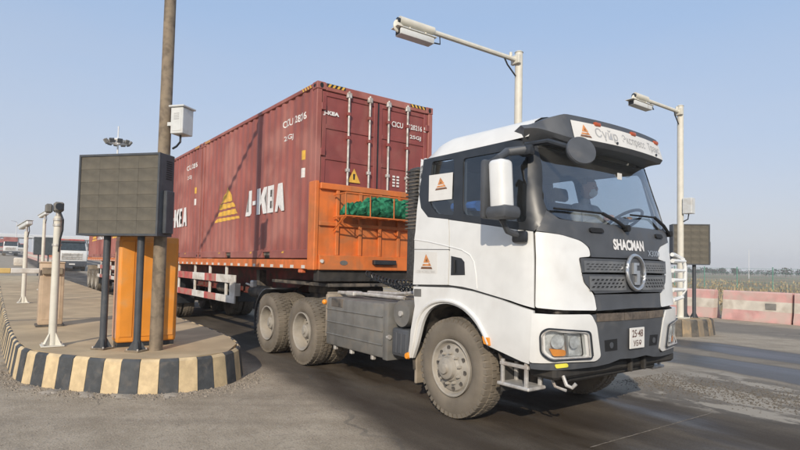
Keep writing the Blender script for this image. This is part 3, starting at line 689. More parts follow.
# side mirrors
for s in (1,):
    Y = -1.50; cm = hit(500.5, 188, 1, Y); hx, hz = .105, .27; x, z = cm.x, cm.z
    def pt(v): return Vector((v[0], v[1]*s, v[2]))
    m1 = MB(); m1.box(x-.10, x+.09, Y-.09, Y+.09, z-hz, z+hz, .05, seg=3)
    for v in m1.bm.verts:                                                # cover bulges forward, tapers to the foot
        if v.co.z < z-.1: v.co.x += .05*(z-.1-v.co.z)/.2
        v.co.y = v.co.y*s
    mm = m1.build('side_mirror', M['white'], tractor)
    mk = MB().box(x-.165, x-.10, Y-.115, Y+.115, z-hz-.02, z+hz+.01, .03, seg=2).box(x-.10, x+.17, Y-.12, Y+.12, z-hz-.03, z-hz+.10, .05, seg=2)
    for v in mk.bm.verts: v.co.y *= s
    mk.build('mirror_frame', M['grey'], mm)
    mg = MB().box(x-.170, x-.162, Y-.095, Y+.095, z-hz+.03, z+hz-.03, .002)
    for v in mg.bm.verts: v.co.y *= s
    mg.build('mirror_glass', M['chrome'], mm)
    top = hit(527, 150, 1, -1.19); a = pt((top.x, -1.19, top.z))
    MB().tube([a, pt((top.x-.12, -1.34, top.z-.02)), pt((x-.02, Y, z+hz+.02)), pt((x-.17, Y+.04, z+hz+.0)), pt((x-.26, Y+.04, z+hz-.06))], [.045, .042, .04, .035, .02], 10).build('mirror_arm', M['grey'], mm)
    bot = hit(521, 237, 1, -1.255)
    MB().tube([pt((bot.x, -1.24, bot.z)), pt((bot.x-.04, -1.40, bot.z+.05)), pt((x+.02, Y, z-hz-.02))], .03, 8).build('mirror_arm', M['grey'], mm)
    MB().box(bot.x-.09, bot.x+.09, min(s*-1.30, s*-1.24), max(s*-1.30, s*-1.24), bot.z-.06, bot.z+.06, .03, seg=2).build('mirror_base', M['dark'], mm)
    tb = MB().box(top.x-.08, top.x+.07, min(s*-1.23, s*-1.14), max(s*-1.23, s*-1.14), top.z-.06, top.z+.05, .03, seg=2).build('mirror_base', M['dark'], mm)
# corner air deflectors (louvred)
for s in (1,):
    ou = 1.16; df = MB(); pts = []
    zt, zb2 = 1.86, 1.32
    pts = [(4.55, s*1.18, zt), (4.52, s*1.30, zt), (4.55, s*1.44, zt-.05), (4.56, s*1.47, zt-.14), (4.56, s*1.47, zb2+.12), (4.55, s*1.43, zb2+.03), (4.53, s*1.28, zb2), (4.56, s*1.18, zb2)]
    pts = pts if s < 0 else pts
    dd = MB().tube(pts, .024, 8).build('air_deflector', M['white'], tractor)
    for k in range(4):
        z = 1.44+k*.115; pa, pb = Vector((4.56, s*1.17, z)), Vector((4.56, s*1.47, z))
        MB().tube([pa, pa.lerp(pb, .5), pb], [.028, .024, .02], 6).build('deflector_rung', M['white'], dd)
# wipers
wb = [((552, 209.5), (600, 214.5), (624, 229.5)), ((628, 216), (652, 218.5), (668.5, 235))]
for a, b, c in wb:
    p = [surf(*pu(*q), .03) for q in (a, b)]; q = surf(*pu(*c), .03)
    w = MB().tube([p[0], p[0].lerp(p[1], .5)+Vector((.01, 0, 0)), p[1]], .012, 6).build('wiper', M['black'], tractor); MB().tube([p[1], p[1].lerp(q, .5)+Vector((.02, 0, 0)), q], .018, 6).build('wiper_arm', M['black'], w)
    MB().cyl(q+Vector((-.04, 0, 0)), q+Vector((.03, 0, 0)), .035).build('wiper_pivot', M['black'], w)
for (a, b) in ((596, 230.5), (658, 236.5)):
    u, z = pu(a, b); patch(MB(), surf, rnd([(u-.10, z-.022), (u+.10, z-.022), (u+.08, z+.02), (u-.10, z+.02)], .02), (), .02, .03, .06).build('grab_handle', M['black'], tractor)
p = surf(*pu(619.5, 176.5), .002); MB().box(p.x-.004, p.x+.002, p.y-.04, p.y+.04, p.z-.035, p.z+.035).build('windscreen_sticker', M['paper'], tractor)
# stickers on the near side
so = PU([(429.3, 175.5), (453, 172.3), (452, 199), (428.8, 201.5)])
stk = patch(MB(), surf, so, (), .002, .002, .06).build('window_poster', M['paper'], tractor)
def sidemap(px0, py0, px1, py1, off):
    a, b = pu(px0, py1), pu(px1, py0)
    return lambda x, y, o: surf(a[0]+(b[0]-a[0])*x, a[1]+(b[1]-a[1])*y, off+o)
logo(sidemap(435.5, 176.5, 446.5, 190.5, .0035), stk)
so2 = PU([(414.6, 251.5), (437, 252.2), (437, 273.6), (414.8, 273)]); st2 = patch(MB(), surf, so2, (), .0015, .001, .06).build('door_decal', M['paper'], tractor)
logo(sidemap(421, 254, 432, 268.8, .003), st2)
for (fn, sw) in ((sidemap(430.5, 193, 451, 196, .0035), stk), (sidemap(417, 270, 435.5, 272.6, .003), st2)):
    bm = text_bm('СҮЙР ЭКСПРЕСС ТРАНС', 1., 1.)
    for v in bm.verts: v.co = fn(v.co.x, v.co.y, .0)
    mb = MB(); mb.bm.free(); mb.bm = bm; mb.build('lettering', M['textgr'], sw, 0, fix=False)
# --- interior
inn = MB()
patch(inn, surf, [(ux(2.72, 1.34), 1.34), (ux(2.72, 2.9), 2.90)]+[(uA[2][0]-.06, 2.90), (uA[0][0]-.06, uA[0][1]), (-.97, 2.02), (-.97, 1.34)], [rnd(rwin, .05), rnd(dwin, .05)], -.05, .015, .1)
il = MB(); patch(il, surf, mir([(ux(2.72, 1.34), 1.34), (ux(2.72, 2.9), 2.90)]+[(uA[2][0]-.06, 2.90), (uA[0][0]-.06, uA[0][1]), (-.97, 2.02), (-.97, 1.34)]), [mir(rnd(rwin, .05)), mir(rnd(dwin, .05))], -.05, .015, .1)
inn.build('inner_lining', M['interior'], tractor); il.build('inner_lining', M['interior'], tractor)
MB().box(2.70, 4.28, -1.06, 1.06, 2.88, 2.90).build('headlining', M['interior'], tractor)
MB().box(2.70, 2.74, -1.08, 1.08, 1.36, 2.88).build('rear_lining', M['interior'], tractor)
dsh = MB().box(4.08, 4.42, -1.08, 1.08, 1.40, 2.06, .05, seg=2).box(4.36, 4.56, -.85, .85, 1.50, 2.03, .04).build('dashboard', mat('dash_plastic', (.06, .058, .055), .7), tractor)
MB().box(4.36, 4.56, .05, .42, 2.045, 2.06).build('paper_sheet', M['paper'], dsh); MB().box(4.40, 4.52, -.28, -.08, 2.045, 2.075, .01).build('red_cloth', mat('red_cloth', (.45, .06, .05), .9), dsh)
for y in (.55, -.55):
    st = MB().box(3.52, 4.06, y-.26, y+.26, 1.75, 1.90, .06, seg=2).build('seat', M['seat'], tractor)
    m = Matrix.Translation((3.54, y, 1.86)) @ Matrix.Rotation(R(-10), 4, 'Y')
    MB().box(-.08, .06, -.25, .25, .0, .66, .06, m, 2).build('seat_backrest', M['seat'], st); MB().box(-.05, .05, -.14, .14, .68, .86, .05, m, 2).build('headrest', M['seat'], st); MB().box(3.60, 4.0, y-.18, y+.18, 1.33, 1.75, .03).build('seat_base', M['dark'], st)
MB().box(2.76, 3.30, -1.02, 1.02, 1.62, 1.84, .06, seg=2).build('bunk', M['seat'], tractor)
sw = MB(); cw = Vector((4.30, .55, 2.22)); ax = Vector((-.55, 0, .83)).normalized(); e1 = Vector((0, 1, 0)); e2 = ax.cross(e1)
ringp = [cw+(e1*math.cos(t)+e2*math.sin(t))*.23 for t in [2*math.pi*k/32 for k in range(33)]]
sw.tube(ringp, .017, 8); [sw.tube([cw, cw+(e1*math.cos(t)+e2*math.sin(t))*.23], .018, 6) for t in (R(90), R(200), R(340))]; sw.sphere(cw, .06); sw.tube([cw, cw-ax*.25], .03, 8)
sw.build('steering_wheel', M['black'], tractor)
u0, z0 = pu(441, 205.5); q = MB(); bl = [plan(*pu(*p)) for p in ((447, 206.5), (458, 205.5), (472, 205))]; q.tube([p+Vector((0, .10, 0)) for p in bl], [.05, .045, .06], 8); q.build('blue_cloth', M['blue'], tractor)
# --- driver
def skin_mesh(name, J, E, rad, m, sub=2, root=0):
    me = bpy.data.meshes.new(name); me.from_pydata([Vector(p) for p in J], E, []); o = bpy.data.objects.new(name, me); col.objects.link(o)
    o.modifiers.new('sk', 'SKIN'); sb = o.modifiers.new('sb', 'SUBSURF'); sb.levels = sb.render_levels = sub
    for i, v in enumerate(me.skin_vertices[0].data):
        r = rad[i]; v.radius = r if isinstance(r, tuple) else (r, r); v.use_root = (i == root)
    dg = bpy.context.evaluated_depsgraph_get(); me2 = bpy.data.meshes.new_from_object(o.evaluated_get(dg)); bpy.data.objects.remove(o); me2.materials.clear(); me2.materials.append(m); me2.shade_smooth(); return me2
dr = empty('person', 'driver in grey jacket and white face mask at the wheel inside the white cab', 'person', 3.82, .55, 1.87)
B = lambda x, y, z: (x-3.62, y-.55, z-1.90)
J = [B(3.58, .55, 1.99), B(3.56, .55, 2.15), B(3.55, .55, 2.36), B(3.57, .55, 2.50), B(3.60, .55, 2.58),
     B(3.58, .76, 2.42), B(3.72, .86, 2.18), B(3.98, .74, 2.28), B(3.58, .34, 2.42), B(3.72, .24, 2.18), B(3.98, .36, 2.28),
     B(3.60, .66, 1.98), B(4.00, .70, 2.00), B(4.12, .70, 1.62), B(3.60, .44, 1.98), B(4.00, .40, 2.00), B(4.12, .40, 1.62)]
Eg = [(0, 1), (1, 2), (2, 3), (3, 4), (2, 5), (5, 6), (6, 7), (2, 8), (8, 9), (9, 10), (0, 11), (11, 12), (12, 13), (0, 14), (14, 15), (15, 16)]
rd = [(.15, .17), (.14, .17), (.13, .18), .065, .058, .085, .062, .045, .085, .062, .045, .10, .08, .06, .10, .08, .06]
bo = bpy.data.objects.new('body', skin_mesh('body', J, Eg, rd, M['jacket'])); link(bo, dr); OFF[dr] = (3.62, .55, 1.90); OFF[bo] = (3.62, .55, 1.90)
hd = MB(); hd.sphere((3.63, .55, 2.685), .118, (.92, .80, 1.08), 24, 16)
for v in hd.bm.verts:
    if v.co.z < 2.66 and v.co.x > 3.66: v.co.x += .012
hd.sphere((3.742, .55, 2.672), .022, (1, .8, 1.3), 10, 8).sphere((3.63, .645, 2.68), .03, (.6, .4, 1), 10, 8).sphere((3.63, .455, 2.68), .03, (.6, .4, 1), 10, 8)
head = hd.build('head', M['skin'], dr)
hr = MB(); hr.sphere((3.612, .55, 2.71), .125, (.95, .84, 1.0), 24, 16)
bmesh.ops.delete(hr.bm, geom=[v for v in hr.bm.verts if v.co.z < 2.70+max(0, (v.co.x-3.60))*.45 and v.co.x > 3.59 or v.co.z < 2.63], context='VERTS'); hr.build('hair', M['hair'], head)
mk = MB(); mk.sphere((3.668, .55, 2.640), .088, (.92, .86, .80), 20, 12); bmesh.ops.delete(mk.bm, geom=[v for v in mk.bm.verts if v.co.x < 3.665], context='VERTS'); mk.build('face_mask', M['mask'], head)
for y in (.52, .58): MB().sphere((3.725, y, 2.705), .012, (.6, 1.2, .7), 8, 6).build('eye', M['hair'], head)
for y, sgn in ((.74, 1), (.36, -1)):                                     # hands closed on the wheel rim
    hnd = MB(); hnd.sphere((4.01, y, 2.285), .045, (1.0, .62, .8), 12, 8)
    for k in range(4): hnd.tube([(4.02, y+(-.03+.02*k), 2.30), (4.07, y+(-.03+.02*k), 2.315), (4.085, y+(-.03+.02*k), 2.285), (4.06, y+(-.03+.02*k), 2.265)], .0095, 6)
    hnd.tube([(4.0, y-sgn*.035, 2.29), (4.04, y-sgn*.055, 2.29), (4.07, y-sgn*.05, 2.28)], .011, 6); hnd.build('hand', M['skin'], dr)
def kids(o): return [c for c in bpy.data.objects if c.parent == o]
def copy_tree(o, parent=None):
    c = o.copy(); col.objects.link(c)
    if parent is not None: c.parent = parent
    for k in kids(o): copy_tree(k, c)
    return c
# ================================================================ containers
CL, CW, CH, BED = 6.058, 1.219, 2.896, 1.73
PER = .2786; BRK = (0, .07, .138, .21)
def corr(x):
    t = (-x-.20) % PER
    if t < .07: return 0.
    if t < .138: return .024*(t-.07)/.068
    if t < .21: return .024
    return .024*(1-(t-.21)/(PER-.21))
XB = [-.20-PER*k-b for k in range(21) for b in BRK if -.20-PER*k-b > -CL+.16]
def make_container(label):
    c = empty('shipping_container', label, 'container', -.005, 0, BED, group='red shipping containers on the trailers'); OFF[c] = (0, 0, 0); m = M['cont']; md = M['contd']
    posts = []
    for x in (0, -CL):
        for s in (1, -1):
            a, b = (x-.14, x) if x == 0 else (x, x+.14)
            pm = MB().box(a, b, min(s*CW, s*(CW-.10)), max(s*CW, s*(CW-.10)), .118, CH-.118, .012).build('corner_post', m, c)
            for z in (0, CH-.118):
                e = .004; cc = MB().box((a-.03 if x == 0 else a-e), (b+e if x == 0 else b+.03), min(s*(CW+e), s*(CW-.16)), max(s*(CW+e), s*(CW-.16)), z-(.004 if z == 0 else 0), z+.118+(.004 if z else 0), .008).build('corner_casting', m, c)
                xo = b+e if x == 0 else a-e; d = .003 if x == 0 else -.003
                MB().prism([(xo+d, s*(CW-.078)+.032*math.cos(t), z+.06+.045*math.sin(t)) for t in [k*math.pi/6 for k in range(12)]], (d*.3, 0, 0)).build('casting_hole', M['black'], cc)
                MB().prism([(xo-d*30+.04*math.cos(t), s*(CW+e+.002), z+.06+.028*math.sin(t)) for t in [k*math.pi/6 for k in range(12)]], (0, s*.001, 0)).build('casting_hole', M['black'], cc)
    for s in (1, -1):
        y0, y1 = sorted((s*CW, s*(CW-.06)))
        MB().box(-CL+.17, -.17, y0, y1, CH-.075, CH-.004, .008).build('top_rail', m, c)
        br = MB(); xs = [-.17, -1.89+.17, -1.89-.17, -3.98+.17, -3.98-.17, -CL+.17]
        for a, b in ((0, 1), (2, 3), (4, 5)): br.box(xs[b], xs[a], y0, y1, .012, .155, .006)
        for a, b in ((1, 2), (3, 4)): br.box(xs[b], xs[a], y0, y1, .128, .155)
        br.build('bottom_rail', m, c)
        for x in (-1.89, -3.98): MB().box(x-.168, x+.168, min(s*(CW-.05), s*(CW-.25)), max(s*(CW-.05), s*(CW-.25)), .02, .125).build('fork_pocket', M['black'], c)
        sp = MB(); xx = [-.13]+XB+[-CL+.13]
        V = [[sp.bm.verts.new((x, s*(CW-.014-corr(x)), z)) for x in xx] for z in (.15, CH-.07)]
        for k in range(len(xx)-1): sp.bm.faces.new((V[0][k], V[0][k+1], V[1][k+1], V[1][k]))
        sp.build('side_panel', m, c, 0)
        for k in range(2):
            for i in range(4):
                x0 = (-.20 if k == 0 else -CL+.20+.36)-i*.09
                MB().poly([(x0, s*(CW+.002), CH-.07), (x0-.045, s*(CW+.002), CH-.07), (x0-.09, s*(CW+.002), CH-.008), (x0-.045, s*(CW+.002), CH-.008)]).build('hazard_stripe', M['yellow'], c, 0)
    MB().box(-CL+.05, -.05, -CW+.03, CW-.03, CH-.05, CH-.02).build('roof', m, c); MB().box(-CL+.05, -.05, -CW+.03, CW-.03, .06, .14).build('floor', M['frame'], c)
    MB().box(-CL+.02, -CL+.06, -CW+.08, CW-.08, .1, CH-.08).build('end_wall', m, c)
    # door end
    hd = MB().box(-.12, -.002, -CW+.164, CW-.164, CH-.125, CH-.003, .008).build('door_header', m, c); MB().box(-.12, -.002, -CW+.164, CW-.164, .003, .13, .008).build('door_sill', m, c)
    for s in (1, -1):
        for i in range(4):
            y0 = s*(CW-.19-i*.085); MB().poly([(.0005, y0, CH-.062), (.0005, y0-s*.042, CH-.062), (.0005, y0-s*.075, CH-.010), (.0005, y0-s*.033, CH-.010)][::(1 if s < 0 else -1)]).build('hazard_stripe', M['yellow'], hd, 0)
        MB().poly([(.0002, s*(CW-.17), CH-.064), (.0002, s*(CW-.53), CH-.064), (.0002, s*(CW-.53), CH-.006), (.0002, s*(CW-.17), CH-.006)]).build('hazard_stripe', M['hazblack'], hd, 0)
        ya, yb = s*.012, s*(CW-.115); y0, y1 = min(ya, yb), max(ya, yb)
        d = MB().box(-.075, -.040, y0, y1, .14, CH-.135, .004).build('door', md, c)
        f = MB(); fw = .075
        f.box(-.045, -.022, y0, y0+fw, .14, CH-.135, .005).box(-.045, -.022, y1-fw, y1, .14, CH-.135, .005)
        zz = [.14, .62, 1.13, 1.64, 2.15, CH-.21]
        for z in zz: f.box(-.045, -.024, y0+fw, y1-fw, z, z+.075, .005)
        f.build('door_frame', md, d)
        for ro in (.20, .62):
            y = s*ro
            r = MB().cyl((.012, y, .10), (.012, y, CH-.06), .019, n=10).build('lock_rod', M['galv'], d)
            for z in (.10, CH-.13): MB().box(-.02, .035, y-.045, y+.045, z-.045, z+.045, .008).build('cam_keeper', M['galv'], r)
            for z in (.45, .9, 1.5, 2.05, 2.45): MB().box(-.022, .036, y-.033, y+.033, z-.028, z+.028, .006).build('rod_bracket', M['galv'] if z in (.45, 1.5) else md, r)
            MB().box(.03, .05, min(y, y-s*.36), max(y, y-s*.36), 1.08+(.12 if ro > .4 else 0), 1.115+(.12 if ro > .4 else 0), .006).build('lock_handle', M['galv'], r)
        for z in (.35, 1.0, 1.75, 2.5): MB().box(-.03, .012, min(s*(CW-.17), s*(CW-.085)), max(s*(CW-.17), s*(CW-.085)), z-.06, z+.06, .008).build('hinge', md, d)
        MB().box(-.044, -.012, s*.0-.008 if s > 0 else -.008, s*.0+.008, .14, CH-.14).build('door_seal', M['dark'], d) if s > 0 else None
    lx = -.0205
    def dt(s_, y0, y1, z, h, b=.02): lettering('lettering', s_, M['letters'], c, (lx, y0, z), (0, 1, 0), (0, 0, 1), y1-y0, h, b)
    dt('J-KEA', -1.09, -.79, 2.36, .085, .06)
    dt('CICU', .29, .54, 2.405, .10); dt('128216', .68, .98, 2.42, .095); dt('5', 1.02, 1.09, 2.42, .095); dt('25GJ', .70, .96, 2.235, .085)
    for z in range(4):
        for yy in (.36, .45): MB().box(lx-.004, lx+.0, yy-.028, yy+.028, 1.33+z*.055, 1.362+z*.055).build('weight_marking', M['letters'], c)
    MB().prism([(lx, -.60, 1.31), (lx, -.345, 1.31), (lx, -.4725, 1.55)], (.003, 0, 0)).build('warning_sign', M['yellow'], c)
    MB().prism([(lx+.0035, -.487, 1.36), (lx+.0035, -.458, 1.36), (lx+.0035, -.452, 1.46), (lx+.0035, -.493, 1.46)], (.001, 0, 0)).build('warning_symbol', M['hazblack'], c)
    # side lettering follows the corrugation, both sides read left to right
    for s in (-1, 1):
        f = (lambda v: Vector((v.x, -(CW-.014-corr(v.x))-.0035, v.z))) if s < 0 else (lambda v: Vector((v.x, (CW-.014-corr(v.x))+.0035, v.z)))
        def stx(t, a, b, z, h, bo=.02, mt='letters'):
            if s < 0: lettering('lettering', t, M[mt], c, (a, -CW, z), (1, 0, 0), (0, 0, 1), b-a, h, bo, f, XB)
            else: lettering('lettering', t, M[mt], c, (-CL-a, CW, z), (-1, 0, 0), (0, 0, 1), b-a, h, bo, f, XB)
        GL = [[(.03, .16), (.0, .0), (.135, .0), (.175, .09), (.175, 1.0), (.085, 1.0), (.085, .16)], [(.20, .40), (.30, .40), (.30, .56), (.20, .56)],
              [(.325, 0), (.415, 0), (.415, .33), (.45, .42), (.50, 0), (.60, 0), (.525, .58), (.595, 1), (.505, 1), (.415, .60), (.415, 1), (.325, 1)],
              [(.61, 0), (.765, 0), (.765, .16), (.675, .16), (.675, .43), (.735, .43), (.735, .58), (.675, .58), (.675, .84), (.765, .84), (.765, 1), (.61, 1)],
              [(.80, 0), (.86, 0), (.878, .22), (.94, .22), (.955, 0), (1.02, 0), (.965, 1), (.86, 1)]]
        for gl in GL:
            bm = bmesh.new(); x0_, w_, z0_, h_ = -3.03, 1.83, .86, .51
            vv = [bm.verts.new(((x0_+w_*gx) if s < 0 else (-CL-x0_-w_*gx), s*CW, z0_+h_*gy)) for gx, gy in gl]; bm.faces.new(vv if s < 0 else vv[::-1])
            bmesh.ops.triangulate(bm, faces=bm.faces[:])
            for bx_ in XB: bmesh.ops.bisect_plane(bm, geom=bm.verts[:]+bm.edges[:]+bm.faces[:], plane_co=(bx_, 0, 0), plane_no=(1, 0, 0))
            for v in bm.verts: v.co = Vector((v.co.x, s*(CW-.014-.12*corr(v.co.x)+.0035), v.co.z))
            mb = MB(); mb.bm.free(); mb.bm = bm; mb.build('letter', M['letters2'], c, 0, fix=False)
        stx('CICU 128216', -1.32, -.42, 2.36, .13, .02); stx('25GJ', -1.28, -.92, 2.09, .115, .02)
        for poly_ in ([(150, 150), (165, 190), (175, 195), (178, 228), (110, 245), (125, 215), (140, 180)], [(108, 251), (180, 236), (190, 260), (103, 282)], [(108, 293), (195, 271), (205, 299), (88, 321)], [(88, 331), (210, 313), (213, 326), (78, 354)]):
            pts = [hit(200+x/5.62, 160+y/5.62, 1, -1.225) for x, y in poly_]; bm = bmesh.new()
            vv = [bm.verts.new((p.x if s < 0 else -CL-p.x, s*CW, p.z-BED)) for p in pts]; bm.faces.new(vv if s < 0 else vv[::-1])
            for bx_ in XB: bmesh.ops.bisect_plane(bm, geom=bm.verts[:]+bm.edges[:]+bm.faces[:], plane_co=(bx_, 0, 0), plane_no=(1, 0, 0))
            for v in bm.verts: v.co = f(v.co)
            mb = MB(); mb.bm.free(); mb.bm = bm; mb.build('pyramid_logo', M['yellow'], c, 0, fix=False)
        for (z0, z1, mt) in ((1.67, 1.83, 'yellow'), (1.37, 1.53, 'letters')):
            bm = bmesh.new(); xa, xb_ = (-.52, -.42) if s < 0 else (-CL+.42, -CL+.52)
            bm.faces.new([bm.verts.new(p) for p in ((xa, s*CW, z0), (xb_, s*CW, z0), (xb_, s*CW, z1), (xa, s*CW, z1))])
            for bx_ in XB: bmesh.ops.bisect_plane(bm, geom=bm.verts[:]+bm.edges[:]+bm.faces[:], plane_co=(bx_, 0, 0), plane_no=(1, 0, 0))
            for v in bm.verts: v.co = f(v.co)
            mb = MB(); mb.bm.free(); mb.bm = bm; mb.build('data_label', M[mt], c, 0)
        for x in (-1.2, -2.7, -4.6):
            MB().poly([(x, s*(CW+.002), .10), (x+.09, s*(CW+.002), .10), (x+.11, s*(CW+.002), .135), (x+.03, s*(CW+.002), .13)]).build('yellow_mark', M['yellow'], c, 0)
    return c
cont1 = make_container('red J-KEA container with lock rod doors directly behind the white cab')
# ================================================================ trailer
def make_trailer():
    t = empty('semi_trailer', 'orange edged flatbed trailer with headboard coupled to the white tractor', 'trailer', -6, 0, group='orange trailers of the road train'); o = M['orange']
    for s in (1, -1):
        y0, y1 = sorted((s*1.235, s*1.165))
        sr = MB().box(-12.35, .0, y0, y1, 1.565, 1.722, .008).build('side_rail', o, t); sr0 = sr
        me = None
        for k in range(29):
            x = -.30-k*.42
            if me is None: me = MB().box(-.06, .06, -.003, .003, -.026, .026).mesh('reflector', M['wht'])
            inst(me, 'reflector', sr, (x, s*1.2385, 1.603))
        MB().box(-12.3, -.05, s*.50-.07, s*.50+.07, 1.50, 1.56).build('beam_flange', M['redframe'], t); MB().box(-12.3, -2.4, s*.50-.012, s*.50+.012, .98, 1.50).build('main_beam', M['redframe'], t); MB().box(-12.3, -2.4, s*.50-.07, s*.50+.07, .94, .98).build('beam_flange', M['redframe'], t)
        MB().prism([(-2.4, s*.5-.012, .98), (-2.4, s*.5-.012, 1.5), (.0, s*.5-.012, 1.5), (.0, s*.5-.012, 1.36), (-1.5, s*.5-.012, 1.34)], (0, .024, 0)).build('gooseneck', M['redframe'], t)
    me = MB().box(-.04, .04, -1.16, 1.16, 1.57, 1.67).mesh('cross_member', M['redframe'])
    for k in range(25): inst(me, 'cross_member', t, (-.25-k*.5, 0, 0))
    MB().box(-12.3, -.02, -1.16, 1.16, 1.675, 1.718).build('deck', M['frame'], t); MB().box(-2.2, .05, -.95, .95, 1.28, 1.34, .01).build('king_pin_plate', M['frame'], t); MB().box(-.1, .06, -1.15, 1.15, 1.37, 1.56, .01).build('front_beam', M['under'], t)
    # headboard
    hb = MB().box(.025, .055, -1.20, 1.20, 1.57, 2.90, .004).build('headboard', o, t)
    for s in (1, -1):
        MB().box(-.16, .075, min(s*1.245, s*1.17), max(s*1.245, s*1.17), 1.555, 2.99, .012).build('headboard_post', o, hb)
    MB().box(.055, .115, -1.168, 1.168, 2.86, 2.96, .01).build('headboard_rail', o, hb); MB().box(.055, .10, -1.168, 1.168, 2.27, 2.335, .008).build('headboard_rail', o, hb); MB().box(.055, .125, -1.168, 1.168, 1.56, 1.80, .01).build('headboard_rail', o, hb)
    for y in (-.84, -.40, .0, .40, .84): MB().box(.055, .108, y-.03, y+.03, 1.80, 2.86, .006).build('headboard_rib', o, hb)
    MB().prism([(.127, -.72+.075*math.cos(a), 1.68+.04*math.sin(a)) for a in [k*math.pi/8 for k in range(16)]], (.004, 0, 0)).build('maker_plate', M['alu'], hb)
    MB().box(.10, .20, -.16, .30, 1.66, 1.74, .01).build('air_coupling', M['dark'], hb); MB().cyl((.13, -1.13, 1.70), (.15, -1.13, 1.70), .03).build('white_reflector', M['wht'], hb)
    bk = MB()
    for z in (2.42, 2.78): bk.tube([(.12, -.93, z), (.50, -.93, z), (.50, .93, z), (.12, .93, z)], .014, 6)
    for y in (-.93, -.47, 0, .47, .93): bk.tube([(.12, y, 2.42), (.50, y, 2.42), (.50, y, 2.78)], .012, 6)
    for y in (-.93, .93): bk.tube([(.12, y, 2.78), (.50, y, 2.78)], .012, 6); bk.tube([(.12, y, 2.20), (.48, y, 2.42)], .012, 6)
    for y in [-.85+.17*k for k in range(11)]: bk.tube([(.12, y, 2.42), (.50, y, 2.42)], .006, 5)
    bk.build('headboard_basket', o, hb)
    # side guard of red and white boards
    for s in (1, -1):
        bounds = [-8.7, -7.9, -6.55, -5.55, -4.70, -3.48]
        for z0, z1 in ((1.20, 1.375), (.775, .93)):
            for k in range(5):
                MB().box(bounds[k]+.001, bounds[k+1]-.001, min(s*1.225, s*1.19), max(s*1.225, s*1.19), z0, z1, .004).build('guard_board', M['wht' if k % 2 == 0 else 'red'], t)
        for x in (-8.0, -6.5, -5.3, -4.15):
            MB().box(x-.05, x+.05, min(s*1.188, s*1.15), max(s*1.188, s*1.15), .76, 1.565, .004).build('guard_post', M['wht'], t)
        MB().box(-4.05, -3.46, min(s*1.232, s*1.227), max(s*1.232, s*1.227), .80, 1.35).build('guard_panel', M['wht'], t) if False else MB().box(-3.80, -3.46, min(s*1.222, s*1.10), max(s*1.222, s*1.10), .932, 1.198, .004).build('guard_panel', M['wht'], t)
        lg = MB().box(-3.35, -3.19, min(s*.80, s*.64), max(s*.80, s*.64), .62, 1.5, .01).box(-3.33, -3.21, min(s*.78, s*.66), max(s*.78, s*.66), .30, .62, .008).box(-3.42, -3.12, min(s*.86, s*.58), max(s*.86, s*.58), .26, .30, .008).build('landing_leg', M['frame'], t)
        MB().tube([(-3.0, s*1.15, 1.22), (-2.7, s*1.18, 1.20), (-2.55, s*1.18, 1.26)], .02).box(-2.62, -2.48, min(s*1.23, s*1.12), max(s*1.23, s*1.12), 1.16, 1.30, .02).build('lamp_bracket', M['galv'], t)
        MB().box(-.50, -.36, min(s*1.23, s*1.15), max(s*1.23, s*1.15), 1.50, 1.56, .01).build('side_lamp', mat('orange_lens', (.6, .15, .06), .4), t)
        for x in (-9.0, -10.35, -11.7):
            wheel(t, x, s*-1.225, 'rear', True, detail=False, z=.55)
        MB().box(-8.36, -8.33, min(s*1.2, s*.65), max(s*1.2, s*.65), .45, 1.3, .005).build('mudflap', M['dark'], t); MB().box(-12.38, -12.35, min(s*1.2, s*.65), max(s*1.2, s*.65), .40, 1.3, .005).build('mudflap', M['flap'], t)
        for x in (-2.95, -5.0): MB().cyl((x-.4, s*.85, 1.05), (x+.4, s*.85, 1.05), .13, n=20).build('air_tank', M['frame'], t)
    for x in (-9.0, -10.35, -11.7): MB().cyl((x, -1.1, .55), (x, 1.1, .55), .075).build('axle', M['frame'], t)
    MB().box(-12.42, -12.36, -1.2, 1.2, .60, .78, .01).build('rear_bumper', M['red'], t)
    for s in (1, -1): MB().box(-12.40, -12.352, min(s*1.15, s*.75), max(s*1.15, s*.75), 1.57, 1.68, .006).build('tail_lamp', mat('tail_red', (.4, .02, .02), .3), t)
    return t
trailer = make_trailer()
def cc(src, x, z, label):
    c = copy_tree(src); c.location = W3(x, 0, z); c['label'] = label; return c
cc(cont1, -6.165, BED, 'red J-KEA container at the rear of the first trailer, half hidden by the signboard')
cc(trailer, -6-13.9, 0, 'second trailer of the road train, glimpsed behind the signboard posts')
cc(cont1, -13.9, BED, 'red container at the front of the second trailer behind the orange cabinet')
cc(cont1, -13.9-6.165, BED, 'rearmost red container, seen left of the orange cabinet behind the signboard post')
# green net bundle in the basket
nb = MB()
random.seed(3)
for (y, r, sx) in ((-.74, .10, 1.2), (-.55, .12, 1.1), (-.34, .15, 1.1), (-.1, .17, 1.2), (.12, .16, 1.2), (.36, .17, 1.1), (.6, .16, 1.2), (.80, .11, 1.)):
    nb.sphere((.30+random.uniform(-.02, .02), y, 2.43+r*1.05), r*1.08, (1.0, 1.05*sx, .98), 36, 24)
for v in nb.bm.verts:
    q = v.co; n = .030*math.sin(q.y*19+q.z*33+2*math.sin(q.x*9))+.020*math.sin(q.z*41-q.y*27+q.x*17)+.010*math.sin(q.y*71+q.x*50)
    v.co += Vector((n, n*.3, n*.8)); v.co.z = max(v.co.z, 2.437); v.co.x = min(.475, max(.13, v.co.x))
thing(nb, 'tarpaulin_net', M['net'], 'crumpled green net bundle stuffed in the orange headboard basket', 'net', .3, 0, 2.43, smooth=80)
